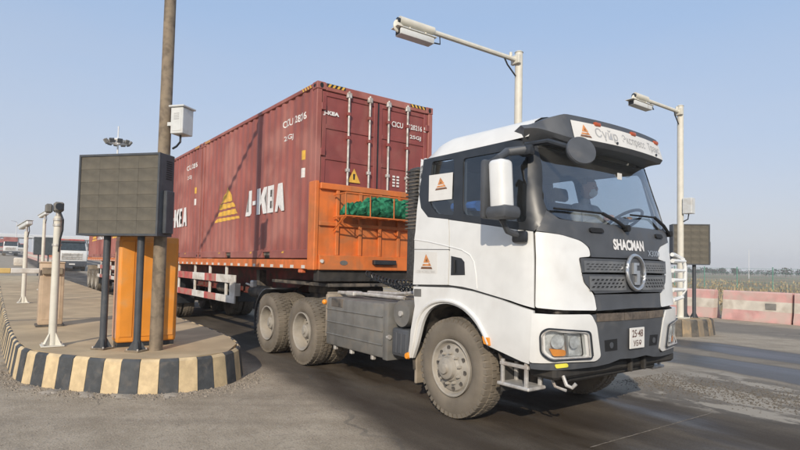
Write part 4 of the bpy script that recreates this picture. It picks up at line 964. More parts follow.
# ================================================================ ground
def rise(x, y):
    d = max(0, -x-34-.6*abs(y)); return .020*d if d < 90 else 1.8+.008*(min(d, 600)-90)
gm = MB(); xs = [-1400, -900, -600, -420, -300, -230, -180, -140, -115, -95, -80, -68, -58, -50, -44, -39, -34, -28, -20, -12, -6, 0, 6, 14, 30, 80, 300, 900]
ys = [-1200, -500, -250, -140, -90, -60, -40, -25, -15, -8, -4, 0, 4, 8, 12, 16, 20, 28, 40, 60, 90, 140, 250, 500, 1200]
gv = [[gm.bm.verts.new((x, y, rise(x, y))) for y in ys] for x in xs]
for i in range(len(xs)-1):
    for j in range(len(ys)-1): gm.bm.faces.new((gv[i][j], gv[i+1][j], gv[i+1][j+1], gv[i][j+1]))
gmat = bpy.data.materials.new('ground'); gmat.use_nodes = True
def ground_nodes(m):
    N = m.node_tree.nodes; L = m.node_tree.links; b = N['Principled BSDF']; tc = N.new('ShaderNodeTexCoord'); P = tc.outputs['Object']
    sx = N.new('ShaderNodeSeparateXYZ'); L.new(P, sx.inputs[0]); X, Y = sx.outputs[0], sx.outputs[1]
    def val(v, s):
        if isinstance(v, (int, float)): s.default_value = v
        else: L.new(v, s)
    def ma(op, a, b_=0., clamp=False, c=None):
        n = N.new('ShaderNodeMath'); n.operation = op; n.use_clamp = clamp; val(a, n.inputs[0]); val(b_, n.inputs[1])
        if c is not None: val(c, n.inputs[2])
        return n.outputs[0]
    def mr(x, a, bb, lo=0., hi=1.):
        r = N.new('ShaderNodeMapRange'); r.interpolation_type = 'SMOOTHSTEP'; val(x, r.inputs[0])
        for k, v in enumerate((a, bb, lo, hi)): r.inputs[k+1].default_value = v
        return r.outputs[0]
    def noise(sc, det=6, sv=None, rough=.55, dist=0.):
        n = N.new('ShaderNodeTexNoise'); n.inputs['Scale'].default_value = sc; n.inputs['Detail'].default_value = det; n.inputs['Roughness'].default_value = rough; n.inputs['Distortion'].default_value = dist
        if sv:
            mp = N.new('ShaderNodeMapping'); mp.inputs['Scale'].default_value = sv; L.new(P, mp.inputs[0]); L.new(mp.outputs[0], n.inputs[0])
        else: L.new(P, n.inputs[0])
        return n.outputs['Fac']
    def mix(f, a, c2):
        x = N.new('ShaderNodeMix'); x.data_type = 'RGBA'; val(f, x.inputs[0])
        for k, q in ((6, a), (7, c2)):
            if isinstance(q, tuple): x.inputs[k].default_value = (*q, 1)
            else: L.new(q, x.inputs[k])
        return x.outputs[2]
    big = noise(.45, 5); mid = noise(2.2, 7); fine = noise(52, 3, rough=.6); al = ma('ADD', ma('MULTIPLY', X, .595), ma('MULTIPLY', Y, .803)); ac = ma('SUBTRACT', ma('MULTIPLY', Y, .595), ma('MULTIPLY', X, .803))
    cmb = N.new('ShaderNodeCombineXYZ'); L.new(ma('MULTIPLY', al, .30), cmb.inputs[0]); L.new(ma('MULTIPLY', ac, 2.2), cmb.inputs[1])
    sn = N.new('ShaderNodeTexNoise'); sn.inputs['Scale'].default_value = 1.; sn.inputs['Detail'].default_value = 7; L.new(cmb.outputs[0], sn.inputs[0]); streak = sn.outputs['Fac']; wob = noise(.35, 3)
    base = mix(mr(mid, .3, .72), (.325, .262, .186), (.44, .363, .268))
    base = mix(mr(streak, .45, .72, 0, .55), base, (.225, .18, .128))
    spk = noise(14, 8, rough=.75); base = mix(mr(spk, .50, .66, 0, .55), base, (.185, .158, .128)); base = mix(mr(spk, .34, .46, .5, 0), base, (.47, .42, .35))
    base = mix(mr(fine, .53, .64, 0, .45), base, (.16, .135, .105)); base = mix(mr(fine, .36, .46, .35, 0), base, (.50, .43, .335))
    # stained wheel tracks of three lanes
    Yw = ma('ADD', Y, ma('MULTIPLY', ma('SUBTRACT', wob, .5), 1.1))
    def track(y0, hw, soft): return mr(ma('ABSOLUTE', ma('SUBTRACT', Yw, y0)), hw, hw+soft, 1., 0.)
    hwx = ma('MULTIPLY_ADD', ma('MAXIMUM', ma('SUBTRACT', X, .5), 0.), .13, c=1.25); lane0 = mr(ma('SUBTRACT', ma('ABSOLUTE', ma('SUBTRACT', Yw, -.25)), hwx), 0., .6, 1., 0.); t1 = track(5.3, .62, .3); t2 = track(7.5, .55, .3); t3 = track(-7.2, .9, .9); t4 = track(12.6, 1.2, .8)
    patchy = mr(noise(1.3, 6, (.3, 1.2, 1)), .30, .62, .78, 1.)
    dk = ma('MULTIPLY', lane0, patchy); dk2 = ma('MULTIPLY', ma('MAXIMUM', t1, t2), patchy)
    dk3 = ma('MULTIPLY', ma('MAXIMUM', t3, t4), .55)
    c = mix(ma('MULTIPLY', dk, .96), base, (.042, .029, .018)); c = mix(ma('MULTIPLY', track(6.4, 1.75, .4), .5), c, (.10, .085, .068)); c = mix(ma('MULTIPLY', dk2, .95), c, (.034, .030, .028)); c = mix(dk3, c, (.10, .09, .08))
    # pale dried mud along the lane edges in front of the islands
    edge = ma('MULTIPLY', track(3.0, 1.15, .4), mr(X, 2.5, 4.0)); mud = ma('MULTIPLY', edge, mr(noise(1.6, 8, (.45, 1, 1), .68), .50, .54))
    c = mix(ma('MULTIPLY', edge, .75), c, (.125, .108, .088)); c = mix(mud, c, (.36, .31, .245))
    # cracks
    v = N.new('ShaderNodeTexVoronoi'); v.feature = 'DISTANCE_TO_EDGE'; v.inputs['Scale'].default_value = .32; mp = N.new('ShaderNodeMapping'); mp.inputs['Scale'].default_value = (1, 1, 0)
    ds = N.new('ShaderNodeVectorMath'); ds.operation = 'MULTIPLY_ADD'; nz = N.new('ShaderNodeTexNoise'); nz.inputs['Scale'].default_value = 1.5; L.new(P, nz.inputs[0]); L.new(nz.outputs['Color'], ds.inputs[0]); ds.inputs[1].default_value = (.8, .8, 0); L.new(P, ds.inputs[2]); L.new(ds.outputs[0], mp.inputs[0]); L.new(mp.outputs[0], v.inputs['Vector'])
    cr = mr(v.outputs['Distance'], .003, .009, .4, 0.); c = mix(ma('MULTIPLY', cr, mr(big, .45, .6)), c, (.06, .055, .05))
    # beyond the right barrier: bare steppe soil with straw
    fld = mr(Y, 16.4, 17.2); c = mix(fld, c, mix(mr(noise(.06, 6), .35, .65), (.20, .16, .10), (.33, .27, .16)))
    fldl = mr(Y, -30, -40); c = mix(fldl, c, mix(mr(noise(.06, 6), .35, .65), (.20, .17, .12), (.30, .25, .17)))
    L.new(c, b.inputs['Base Color'])
    wet = ma('MULTIPLY', ma('MAXIMUM', ma('MULTIPLY', dk2, .9), ma('MULTIPLY', dk, mr(noise(.8, 5, (.3, 1, 1)), .42, .68))), mr(X, -3, 1.5, .35, 1.))
    rg = N.new('ShaderNodeMapRange'); val(wet, rg.inputs[0]); rg.inputs[3].default_value = .92; rg.inputs[4].default_value = .27; rr = ma('ADD', rg.outputs[0], ma('MULTIPLY', ma('SUBTRACT', fine, .5), .25), True); L.new(rr, b.inputs['Roughness'])
    bp = N.new('ShaderNodeBump'); bp.inputs['Distance'].default_value = .012; val(mr(wet, 0, 1, .75, .22), bp.inputs['Strength'])
    hh = ma('ADD', ma('MULTIPLY', fine, .8), ma('MULTIPLY', mid, 1.4)); L.new(hh, bp.inputs['Height']); L.new(bp.outputs[0], b.inputs['Normal'])
ground_nodes(gmat)
gme = gm.mesh('ground', gmat, smooth=0); ground = bpy.data.objects.new('ground', gme); link(ground); ground.location = ORG; ground.rotation_euler.z = LANG; ground['kind'] = 'structure'
# ================================================================ traffic islands with striped kerbs
KH = .42
def arc_pts(poly_, step):
    P = [Vector(p) for p in poly_]; L_ = [0]
    for a, b in zip(P, P[1:]): L_.append(L_[-1]+(b-a).length)
    def at(s):
        for k in range(len(P)-1):
            if s <= L_[k+1] or k == len(P)-2: return P[k].lerp(P[k+1], (s-L_[k])/(L_[k+1]-L_[k]))
    return at, L_[-1]
def smooth_poly(pts, n=3):
    for _ in range(n):
        o = [pts[0]]
        for a, b in zip(pts, pts[1:]):
            o += [(.75*a[0]+.25*b[0], .75*a[1]+.25*b[1]), (.25*a[0]+.75*b[0], .25*a[1]+.75*b[1])]
        pts = o+[pts[-1]]
    return pts
def island(label, outline, xcut, bl=.235, lean=.04, my='kyel', mk='kblk'):
    cx = sum(p[0] for p in outline)/len(outline); cy = sum(p[1] for p in outline)/len(outline)
    ctr = Vector((min(-.5, max(p[0] for p in outline)-1.4), cy))
    isl = empty('traffic_island', label, 'traffic island', ctr.x, cy)
    out = smooth_poly(outline, 3); at, LT = arc_pts(out, bl); n = int(LT/bl); step = LT/n
    def nrm(s):
        t = (at(min(LT, s+.02))-at(max(0, s-.02))).normalized(); return Vector((t.y, -t.x))       # outward: path runs left side -> nose -> right side
    sg = 1 if (at(LT/2)-ctr).dot(nrm(LT/2)) > 0 else -1
    far = {0: MB(), 1: MB()}
    for k in range(n):
        s0, s1 = k*step, (k+1)*step-.006; mb_pts = []
        near = at((s0+s1)/2).x > xcut; mb = MB() if near else far[k % 2]
        jit = random.uniform(-.006, .006)
        rows = []
        for s in (s0, (s0+s1)/2, s1):
            p = at(s); w = nrm(s)*sg
            rows.append([(p.x+w.x*(.015), p.y+w.y*.015, -.01), (p.x-w.x*(lean-jit), p.y-w.y*(lean-jit), KH-.03+jit), (p.x-w.x*(lean+.03), p.y-w.y*(lean+.03), KH+jit), (p.x-w.x*(lean+.05), p.y-w.y*(lean+.05), KH+jit), (p.x-w.x*.12, p.y-w.y*.12, -.01)])
        V = [[mb.bm.verts.new(q) for q in r] for r in rows]
        for A, B in zip(V, V[1:]):
            for i in range(5): mb.bm.faces.new((A[i], A[(i+1) % 5], B[(i+1) % 5], B[i]))
        mb.bm.faces.new(V[0]); mb.bm.faces.new(V[-1][::-1])
        if near: mb.build('kerb_block', M[my if k % 2 else mk], isl, 30)
    for k in (0, 1): far[k].build('kerb_strip', M[my if k else mk], isl, 30)['kind'] = 'stuff'
    tp = MB(); q = []
    m = 90
    for k in range(m+1):
        s = LT*k/m; p = at(s); w = nrm(s)*sg; q.append((p.x-w.x*(lean+.052), p.y-w.y*(lean+.052)))
    tp.prism([(x, y, .0) for x, y in q], (0, 0, KH-.002)); tp.build('island_top', M['conc'], isl, 20)
    return isl
def nose(yc, hw, x0=1.05, back=-34): return [(back, yc-hw), (x0-2.2, yc-hw), (x0-1.2, yc-hw*.97), (x0-.35, yc-hw*.70), (x0+.05, yc), (x0-.35, yc+hw*.70), (x0-1.2, yc+hw*.97), (x0-2.2, yc+hw), (back, yc+hw)]
island('sandy island with yellow and black kerb under the near signboard', [(-36, -5.15), (-6, -5.15), (-2.2, -5.08), (-1.0, -5.0), (-.35, -4.62), (.30, -4.12), (.66, -3.55), (.66, -2.95), (.30, -2.45), (-.4, -2.15), (-1.6, -1.98), (-6, -1.95), (-36, -1.95)], -14)
island('striped island hidden behind the truck cab carrying the middle camera pole', nose(3.15, 1.0), -4)
island('striped island beside the right signboard beyond the truck', [(-34, 8.4), (-.6, 8.4), (.5, 8.5), (1.12, 8.9), (1.2, 9.5), (1.2, 10.1), (.95, 10.42), (.0, 10.46), (-34, 10.46)], -6, my='kyel2', mk='kblk2')
# loose grit at the kerb feet and between the lanes
def grit(name, label, n, fn, smin=.006, smax=.03, mt='stone'):
    mb = MB(); bmv = mb.bm
    for _ in range(n):
        x, y = fn(); r = random.uniform(smin, smax)*random.random()**.7+.003; z = r*.3
        a = random.uniform(0, 6.28); vs = []
        for k in range(4): vs.append(bmv.verts.new((x+r*math.cos(a+k*1.57)*random.uniform(.7, 1.2), y+r*math.sin(a+k*1.57)*random.uniform(.7, 1.2), 0)))
        t = bmv.verts.new((x+random.uniform(-.3, .3)*r, y+random.uniform(-.3, .3)*r, r*random.uniform(.5, 1.0)))
        for k in range(4): bmv.faces.new((vs[k], vs[(k+1) % 4], t))
    thing(mb, name, M[mt], label, 'gravel', 0, 0, 0, kind='stuff')
random.seed(11)
def f1():
    t = random.random()
    c = [(-2.0, -5.05), (-.9, -4.95), (-.3, -4.55), (.2, -4.13), (.5, -3.75), (.66, -3.3), (.6, -2.8), (.35, -2.45), (-.1, -2.2)]
    k = random.random()*(len(c)-1); i = int(k); u = k-i; x = c[i][0]*(1-u)+c[i+1][0]*u; y = c[i][1]*(1-u)+c[i+1][1]*u
    dx, dy = x+1.2, (y+3.5); l = math.hypot(dx, dy); r = abs(random.gauss(0, .16)); return x+dx/l*r, y+dy/l*r
grit('gravel', 'loose grit gathered along the foot of the near striped kerb', 3000, f1, .005, .03, 'crust')
def f2():
    x = random.uniform(3.2, 13); return x, 3.1+random.gauss(0, .42)+.25*math.sin(x*1.3)
grit('gravel', 'dark loose gravel strip between the lanes in front of the cab', 15000, f2, .005, .020)
def f3(): return random.uniform(-4, 9), random.uniform(-8, -2.8)
grit('gravel', 'scattered small stones on the asphalt left of the truck', 3500, f3, .003, .012, 'crust')
def mudl(name, label, spots):
    mb = MB(); random.seed(5)
    for (x, y, a, b) in spots:
        n = 26; ph = [random.uniform(0, 6.28) for _ in range(3)]
        rr = [1+.22*math.sin(2*2*math.pi*k/n+ph[0])+.16*math.sin(5*2*math.pi*k/n+ph[1])+.10*math.sin(9*2*math.pi*k/n+ph[2]) for k in range(n)]
        o = [mb.bm.verts.new((x+a*rr[k]*math.cos(2*math.pi*k/n), y+b*rr[k]*math.sin(2*math.pi*k/n), .002)) for k in range(n)]
        i_ = [mb.bm.verts.new((x+a*.7*rr[k]*math.cos(2*math.pi*k/n), y+b*.7*rr[k]*math.sin(2*math.pi*k/n), .010+.006*random.random())) for k in range(n)]
        for k in range(n): mb.bm.faces.new((o[k], o[(k+1) % n], i_[(k+1) % n], i_[k]))
        mb.bm.faces.new(i_)
    thing(mb, name, M['mud'], label, 'mud', 0, 0, 0, kind='stuff')
mudl('dried_mud', 'pale broken mortar crust at the foot of the near kerb', [(-.2, -4.68, .16, .10), (.15, -4.33, .2, .10), (.45, -3.98, .2, .12), (-.55, -4.9, .15, .08), (.72, -3.5, .15, .09)])

ja, jb_ = hit(590, 447.5, 2, 0), hit(712, 413, 2, 0); jm = MB(); dv = (jb_-ja).normalized(); nv = Vector((-dv.y, dv.x, 0)); random.seed(9); pr = []
for k in range(41):
    c = ja.lerp(jb_, k/40)+nv*random.uniform(-.004, .004); w = random.uniform(.003, .009); pr.append((jm.bm.verts.new(c-nv*w+Vector((0, 0, .003))), jm.bm.verts.new(c+nv*w+Vector((0, 0, .003)))))
for a, b in zip(pr, pr[1:]): jm.bm.faces.new((a[0], b[0], b[1], a[1]))
jo = thing(jm, 'pavement_joint', M['crust'], None, None, ja.x, ja.y, 0, kind='structure')
# ================================================================ near island furniture
def led_board(name, label, cx, cy, ang, w, zb, zt, depth, posts, z0, side=True, post_h=None, split=None):
    b = empty(name, label, 'signboard', cx, cy, z0); OFF[b] = (0, 0, 0); b.rotation_euler.z = LANG+ang                # local: x along the face, -y toward the viewer
    h0, h1 = zb-z0, zt-z0; bm_ = M['board_post']
    MB().box(-w/2, w/2, -depth/2+.03, depth/2, h0, h1, .006).build('casing', bm_, b)
    fr = MB(); t = .028; y0, y1 = -depth/2-.008, -depth/2+.03
    fr.box(-w/2, w/2, y0, y1, h0, h0+t).box(-w/2, w/2, y0, y1, h1-t, h1).box(-w/2, -w/2+t, y0, y1, h0+t, h1-t).box(w/2-t, w/2, y0, y1, h0+t, h1-t); fr.build('bezel', bm_, b)
    nx, nz = 4, 6 ; mw, mh = (w-2*t)/nx, (h1-h0-2*t)/nz
    me = MB().box(-mw/2+.0012, mw/2-.0012, 0, .02, -mh/2+.0012, mh/2-.0012).mesh('led_module', M['led'], smooth=0)
    for i in range(nx):
        for k in range(nz): inst(me, 'led_module', b, (-w/2+t+mw*(i+.5), -depth/2+.004+random.uniform(0, .0015), h0+t+mh*(k+.5)))
    for k in range(9): MB().box(w/2-.002, w/2+.004, -.02, depth/2-.05, h1-.10-k*.03, h1-.088-k*.03).build('louvre', M['black'], b) if side else None
    if side: MB().box(w/2, w/2+.05, -.06, .11, h0+.04, h0+.62, .008).build('side_hatch', bm_, b)
    for px_ in posts:
        p = MB().cyl((px_, .0, 0), (px_, .0, h0), .047, n=20).build('post', bm_, b); bs = MB().box(px_-.11, px_+.11, -.11, .11, 0.002, .018, .003)
        bs.build('base_plate', M['rust'], p)
        for a in range(4):
            m = Matrix.Translation((px_, 0, 0)) @ Matrix.Rotation(R(90*a+45), 4, 'Z'); MB().prism([m @ Vector((.045, -.004, .018)), m @ Vector((.115, -.004, .018)), m @ Vector((.045, -.004, .15))], m.to_3x3() @ Vector((0, .008, 0))).build('gusset', bm_, p)
            c = Matrix.Translation((px_, 0, 0)) @ Matrix.Rotation(R(90*a), 4, 'Z') @ Vector((.085, .085, 0)); MB().cyl((c.x, c.y, .015), (c.x, c.y, .04), .012, n=6).build('bolt', M['galv'], p)
    return b
ang1 = math.atan2(.30, .57)
led_board('led_signboard', 'large dusty dark led board on two grey posts on the near island', -.49, -3.88, R(39.5), 1.30, 1.98, 3.10, .30, (-.27, .28), KH)
# weathered pole with overhead arm and cabinet
pole = empty('weathered_pole', 'tall brown weathered pole behind the near signboard', 'pole', -.26, -3.46, KH); OFF[pole] = (-.26, -3.46, KH)
MB().cyl((-.26, -3.46, KH-.01), (-.22, -3.46, 6.35), .088, .075, n=24).build('shaft', M['rust'], pole)
MB().tube([(-.22, -3.46, 5.95), (-.20, -5.4, 6.0), (-.18, -7.2, 6.06)], .05, 10).build('arm', M['cream'], pole)
MB().box(-.26-.09, -.26+.09, -3.46-.09, -3.46+.09, 5.85, 6.05, .01).build('arm_clamp', M['galv'], pole)
jb = empty('junction_box', 'small white louvred box strapped high on the brown pole', 'electrical box', -.12, -3.36, 3.36); OFF[jb] = (0, 0, 0); jb.rotation_euler.z = LANG+ang1+R(10); jb.scale = (.82, .82, .85)
bx_ = MB().box(.02, .26, -.14, .14, .05, .48, .01).build('box', M['boxw'], jb); MB().box(-.01, .29, -.17, .17, .48, .51, .008).build('rain_hood', M['boxw'], jb)
MB().box(.05, .23, -.146, -.139, .09, .44, .003).build('door', M['boxw'], jb)
for k in range(4): MB().box(.09, .19, -.150, -.145, .28+k*.03, .292+k*.03).build('louvre', M['textgr'], jb)
MB().tube([(.12, 0, .05), (.12, .0, -.06), (.05, .0, -.13), (-.04, .02, -.16)], .018, 8).build('conduit', M['dark'], jb)
MB().lathe([(.20, .105), (.20, .115), (.26, .115), (.26, .105)], (-.075, .05, 0), 2, 28, close=True).box(.0, .03, -.05, .12, .19, .27, .004).build('strap', M['boxw'], jb)
# orange cabinet
oc = empty('orange_cabinet', 'tall orange metal cabinet behind the near signboard posts', 'cabinet', -.90, -3.55, KH); OFF[oc] = (0, 0, 0); aor = R(90); oc.rotation_euler.z = LANG+aor
MB().box(-.34, .46, -.20, .14, .06, 1.58, .03, seg=3).build('body', M['cab_or'], oc); MB().box(-.32, .44, -.17, .12, 0.002, .06).build('plinth', M['dark'], oc)
for x0, x1 in ((-.31, -.14), (-.11, .43)): MB().box(x0, x1, -.212, -.198, .14, 1.50, .006).build('door', M['cab_or'], oc)
MB().box(-.138, -.112, -.2135, -.206, .10, 1.54, .003).build('door_frame', mat('cabinet_deep_orange', (.60, .20, .02), .5), oc)  # strip between the doors in a deeper orange than the body
MB().cyl((.17, -.215, .42), (.17, -.235, .42), .03).build('lock', M['black'], oc); MB().cyl((.20, -.215, .35), (.20, -.23, .35), .02).build('lock', M['black'], oc)
for xs_ in (-.342, .462): MB().box(xs_-.004, xs_+.004, -.17, .11, .12, 1.5, .002).build('side_sheet', mat('pinkish_orange', (.62, .33, .20), .6, var=.1), oc)  # side faces in a pinker, less saturated orange than the front
# near white camera pole
def cam_pole(label, x, y, z0, top, kind, r=.05):
    p = empty('camera_pole', label, 'camera pole', x, y, z0); OFF[p] = (0, 0, 0); h = top-z0
    MB().cyl((0, 0, 0), (0, 0, h), r, r*.92, n=20).build('shaft', M['cream'], p); MB().box(-.14, .14, -.14, .14, .002, .018, .003).build('base_plate', M['cream'], p)
    for a in range(4):
        m = Matrix.Rotation(R(90*a+45), 4, 'Z'); MB().prism([m @ Vector((.045, -.005, .018)), m @ Vector((.15, -.005, .018)), m @ Vector((.045, -.005, .20))], m.to_3x3() @ Vector((0, .01, 0))).build('gusset', M['cream'], p)
        c = Matrix.Rotation(R(90*a), 4, 'Z') @ Vector((.11, .11, 0)); MB().cyl((c.x, c.y, .015), (c.x, c.y, .045), .012, n=6).build('bolt', M['galv'], p)
    if kind == 'lamps':
        hd = MB().box(-.10, .10, -.06, .06, h+.06, h+.20, .02).build('camera_head', M['alu'], p); MB().cyl((.10, .0, h+.13), (.16, 0, h+.13), .045, .05).build('lens', M['dark'], hd)
        MB().box(-.08, .05, -.16, -.07, h+.04, h+.17, .02).build('flash_lamp', M['alu'], p); MB().cyl((0, 0, h), (0, 0, h+.07), .03).build('bracket', M['galv'], p)
        MB().tube([(.05, .02, h+.05), (.13, .05, h-.05), (.12, .05, h-.2), (.06, .03, h-.32), (.055, .02, h-.5)], .013, 6).build('cable', M['dark'], p)
        for z in (h-.06, h-.14, h-.42): MB().lathe([(z, r*1.0), (z, r*1.18), (z+.03, r*1.18), (z+.03, r*1.0)], (0, 0, 0), 2, 20, close=True).build('clamp', M['galv'], p)
        MB().box(-.11, -.03, -.05, .06, h-.13, h-.03, .015).build('sensor', M['alu'], p)
    else:
        m = Matrix.Translation((0, 0, h+.20)) @ Matrix.Rotation(R(200), 4, 'Z') @ Matrix.Rotation(R(14), 4, 'Y')
        hd = MB().box(-.18, .36, -.075, .075, -.055, .055, .02, m).build('camera_housing', M['boxw'], p); MB().box(-.2, .42, -.09, .09, .058, .07, .003, m).build('sun_shield', M['boxw'], hd); MB().box(.362, .368, -.05, .05, -.035, .035, .0, m).build('lens', M['black'], hd)
        MB().cyl((0, 0, h), (0, 0, h+.16), .03).build('bracket', M['galv'], p); MB().tube([(.02, .05, h+.15), (.10, .06, h+.02), (.06, .03, h-.15)], .012, 6).build('cable', M['dark'], p)
    return p
q = toT(Vector((-4.866, 7.74, 0))); cam_pole('cream camera pole with lamp heads standing at the kerb beside the near signboard', q.x, q.y, KH, 2.25, 'lamps', .052)
q = toT(Vector((-10.144, 14.802, 0))); cam_pole('slender pole with white box camera on the left part of the island', q.x, q.y, KH, 2.35, 'camera', .055)
q = hit(45, 213, 0, -17.); cam_pole('short far camera pole seen just behind the beige barrier housing', q.x, q.y, KH, q.z-.25, 'camera', .06)
# barrier gate
bh = empty('barrier_gate', 'beige barrier housing with yellow and white boom reaching left', 'barrier', -4.03, -4.45, KH); OFF[bh] = (0, 0, 0)
MB().box(-.17, .17, -.19, .19, .03, 1.14, .02, seg=2).build('housing', M['beige'], bh); MB().box(-.20, .20, -.22, .22, 0.002, .03).build('base', M['frame'], bh); MB().box(-.18, .18, -.20, .20, 1.14, 1.17, .01).build('lid', M['beige'], bh)
MB().box(.168, .175, -.14, .14, .12, .95, .003).build('door', M['beige'], bh)
MB().box(.18, .24, -.16, .16, .94, 1.06, .01).build('boom_clamp', M['rust'], bh)
for k, (a, b) in enumerate(((.0, .42), (.42, 1.6), (1.6, 2.5))):
    MB().box(.195, .235, -.20-b, -.20-a-.0, .955, 1.045, .01).build('boom', M['wht'] if k == 0 else M['armyel'], bh)
# ================================================================ overhead camera poles
def arm_pole(label, x, y, top, arml, box=False, z0=KH):
    p = empty('gantry_pole', label, 'camera pole', x, y, z0); OFF[p] = (x, y, z0); c = M['cream']
    MB().cyl((x, y, z0), (x, y, top), .085, .078, n=24).build('shaft', c, p); MB().box(x-.17, x+.17, y-.17, y+.17, z0+.002, z0+.03).build('base_plate', c, p)
    MB().cyl((x, y, top), (x, y, top+.03), .09, .06, n=24).build('cap', c, p)
    za = top-.17; dx = -.09*arml
    A = Vector((x, y-.06, za)); B = Vector((x+dx, y-arml, za+.10)); d = (B-A).normalized()
    MB().tube([A, A.lerp(B, .5), B], .046, 10).build('arm', c, p); MB().box(x-.11, x+.11, y-.13, y-.05, za-.09, za+.09, .01).build('arm_flange', c, p)
    MB().cyl(A.lerp(B, .06)+Vector((0, 0, .04)), A.lerp(B, .06)+Vector((0, 0, .12)), .03).build('lug', c, p)
    MB().tube([A.lerp(B, .12)+Vector((0, 0, -.03)), A.lerp(B, .09)+Vector((0, 0, -.15)), Vector((x, y-.095, za-.33))], .016, 6).build('cable', M['dark'], p)
    C0 = A.lerp(B, .74); C1 = B+d*.0
    MB().tube([C0+Vector((0, 0, .02)), C1+Vector((0, 0, .02))], .072, 14).build('arm_sleeve', c, p)
    m = Matrix.Translation(B.lerp(A, .12)+Vector((0, 0, -.20))) @ d.to_track_quat('X', 'Z').to_matrix().to_4x4()
    hd = MB().box(-.36, .36, -.10, .10, -.06, .06, .02, m, 2).build('camera_housing', M['boxw'], p)
    MB().box(-.40, .44, -.115, .115, .06, .075, .003, m).build('sun_shield', c, hd); MB().box(.362, .367, -.07, .07, -.045, .045, .0, m).build('lens', M['black'], hd)
    for k in (-.22, .12): MB().cyl(m @ Vector((k, 0, .07)), m @ Vector((k, 0, .16)), .02).build('hanger', c, hd)
    MB().cyl(B, B+d*.05, .055, n=16).build('arm_end', M['dark'], p); MB().sphere(B+d*.02+Vector((0, 0, -.10)), .11, (.35, 1, 1.1)).build('end_disc', c, p)
    MB().tube([m @ Vector((-.36, 0, 0)), m @ Vector((-.55, 0, .02)), C0+Vector((0, 0, -.04))-d*.15], .014, 6).build('cable', M['dark'], p)
    if box:
        b = hit(690, 204, 1, y-.05); zz = 3.18
        bb = MB().box(x+.10, x+.34, y-.10, y+.10, zz, zz+.42, .012).build('terminal_box', M['boxw'], p); MB().tube([(x+.22, y, zz), (x+.2, y, zz-.14), (x+.08, y, zz-.2)], .016, 6).build('conduit', M['dark'], bb)
        MB().box(x+.06, x+.11, y-.05, y+.05, zz+.12, zz+.3).build('bracket', c, bb)
    return p
arm_pole('cream overhead camera pole rising behind the white cab roof', .42, 3.12, 6.05, 2.85)
arm_pole('cream overhead camera pole with terminal box beside the right signboard', .62, 9.35, 6.10, 1.95, True)
# right signboard
led_board('led_signboard', 'dusty led board on posts at right beyond the truck front', .72, 9.63, math.atan2(.30, .57)+R(16), .92, 1.84, 2.92, .30, (-.10, .12), KH, side=True)
# ================================================================ red and white concrete barriers
def barrier(label, x0, x1, y=15.85, z=0, h=1.02, rz=0):
    L_ = x1-x0; b = empty('concrete_barrier', label, 'barrier', (x0+x1)/2, y, z, rz, group='red and white road barriers'); OFF[b] = (0, 0, 0)
    sec = [(.30, 0), (.30, .10), (.22, .34), (.16, h-.04), (.13, h)]
    def layer(z0, z1, nm, m, g):
        pts = []
        def wz(zz):
            for (a, za), (c, zc) in zip(sec, sec[1:]):
                if za <= zz <= zc: return a+(c-a)*(zz-za)/(zc-za) if zc > za else a
            return sec[-1][0]
        zs = [z0]+[zz for _, zz in sec if z0 < zz < z1]+[z1]
        mb = MB(); poly_ = [(-L_/2+.01, -wz(zz)-g, zz) for zz in zs]+[(-L_/2+.01, wz(zz)+g, zz) for zz in reversed(zs)]
        mb.prism(poly_, (L_-.02, 0, 0)); mb.build(nm, m, b, 20)
    layer(.0, .37, 'red_band', M['bpink'], 0.); layer(.37, .70, 'white_band', M['bwht'], 0.); layer(.70, h, 'red_band', M['bpink'], 0.)
    return b
BL = 2.13
barrier('red and white concrete barrier with grey patch at the right edge of the road', -.99, 1.12); 
MB().box(.30, .62, -.222, -.19, .42, .64, .01).build('grey_patch', mat('grey_patch', (.22, .21, .19), .8), [o for o in bpy.data.objects if o.name == 'concrete_barrier'][0])
barrier('red and white concrete barrier just right of the right signboard posts, left of the gap', -3.35, -1.28)
barrier('red and white concrete barrier cut off by the right edge of the photo', 1.18, 3.3, 15.85)
# ================================================================ field, fence, far trees on the right
random.seed(21); gb = MB()
for _ in range(9000):
    x = random.uniform(-75, 20); y = 17.2+abs(random.gauss(0, 1))*26 if random.random() < .75 else random.uniform(17, 110)
    h = random.uniform(.12, .42)*(1 if random.random() < .85 else 1.5); a = random.uniform(0, 6.28); w = random.uniform(.015, .05)+.0012*y
    lx_, ly_ = random.uniform(-.25, .25)*h, random.uniform(-.25, .25)*h
    v = [gb.bm.verts.new((x-w*math.cos(a), y-w*math.sin(a), 0)), gb.bm.verts.new((x+w*math.cos(a), y+w*math.sin(a), 0)), gb.bm.verts.new((x+lx_, y+ly_, h))]; gb.bm.faces.new(v)
thing(gb, 'dry_grass', M['straw'], 'straw coloured steppe grass beyond the right barriers', 'grass', 0, 17, 0, kind='stuff')
sb = MB()
for _ in range(260):
    x = random.uniform(-60, 15); y = random.uniform(17.5, 40); r = random.uniform(.2, .55)
    for _k in range(16):
        c = Vector((x+random.gauss(0, r*.5), y+random.gauss(0, r*.5), abs(random.gauss(.15, .2)))); a = Vector((random.gauss(0, 1), random.gauss(0, 1), random.gauss(0, 1))).normalized()*.09; b2 = Vector((random.gauss(0, 1), random.gauss(0, 1), random.gauss(0, 1))).normalized()*.09
        sb.bm.faces.new([sb.bm.verts.new(c+a), sb.bm.verts.new(c+b2), sb.bm.verts.new(c-a)])
thing(sb, 'scrub', M['scrub'], 'low dark scrub in front of the dry grass beyond the barriers', 'scrub', 0, 18, 0, kind='stuff')
fc = empty('wire_fence', 'distant green wire fence across the dry grass field', 'fence', -20, 52)
pm = MB().cyl((0, 0, 0), (0, 0, 2.2), .05, n=8).mesh('post', M['green'])
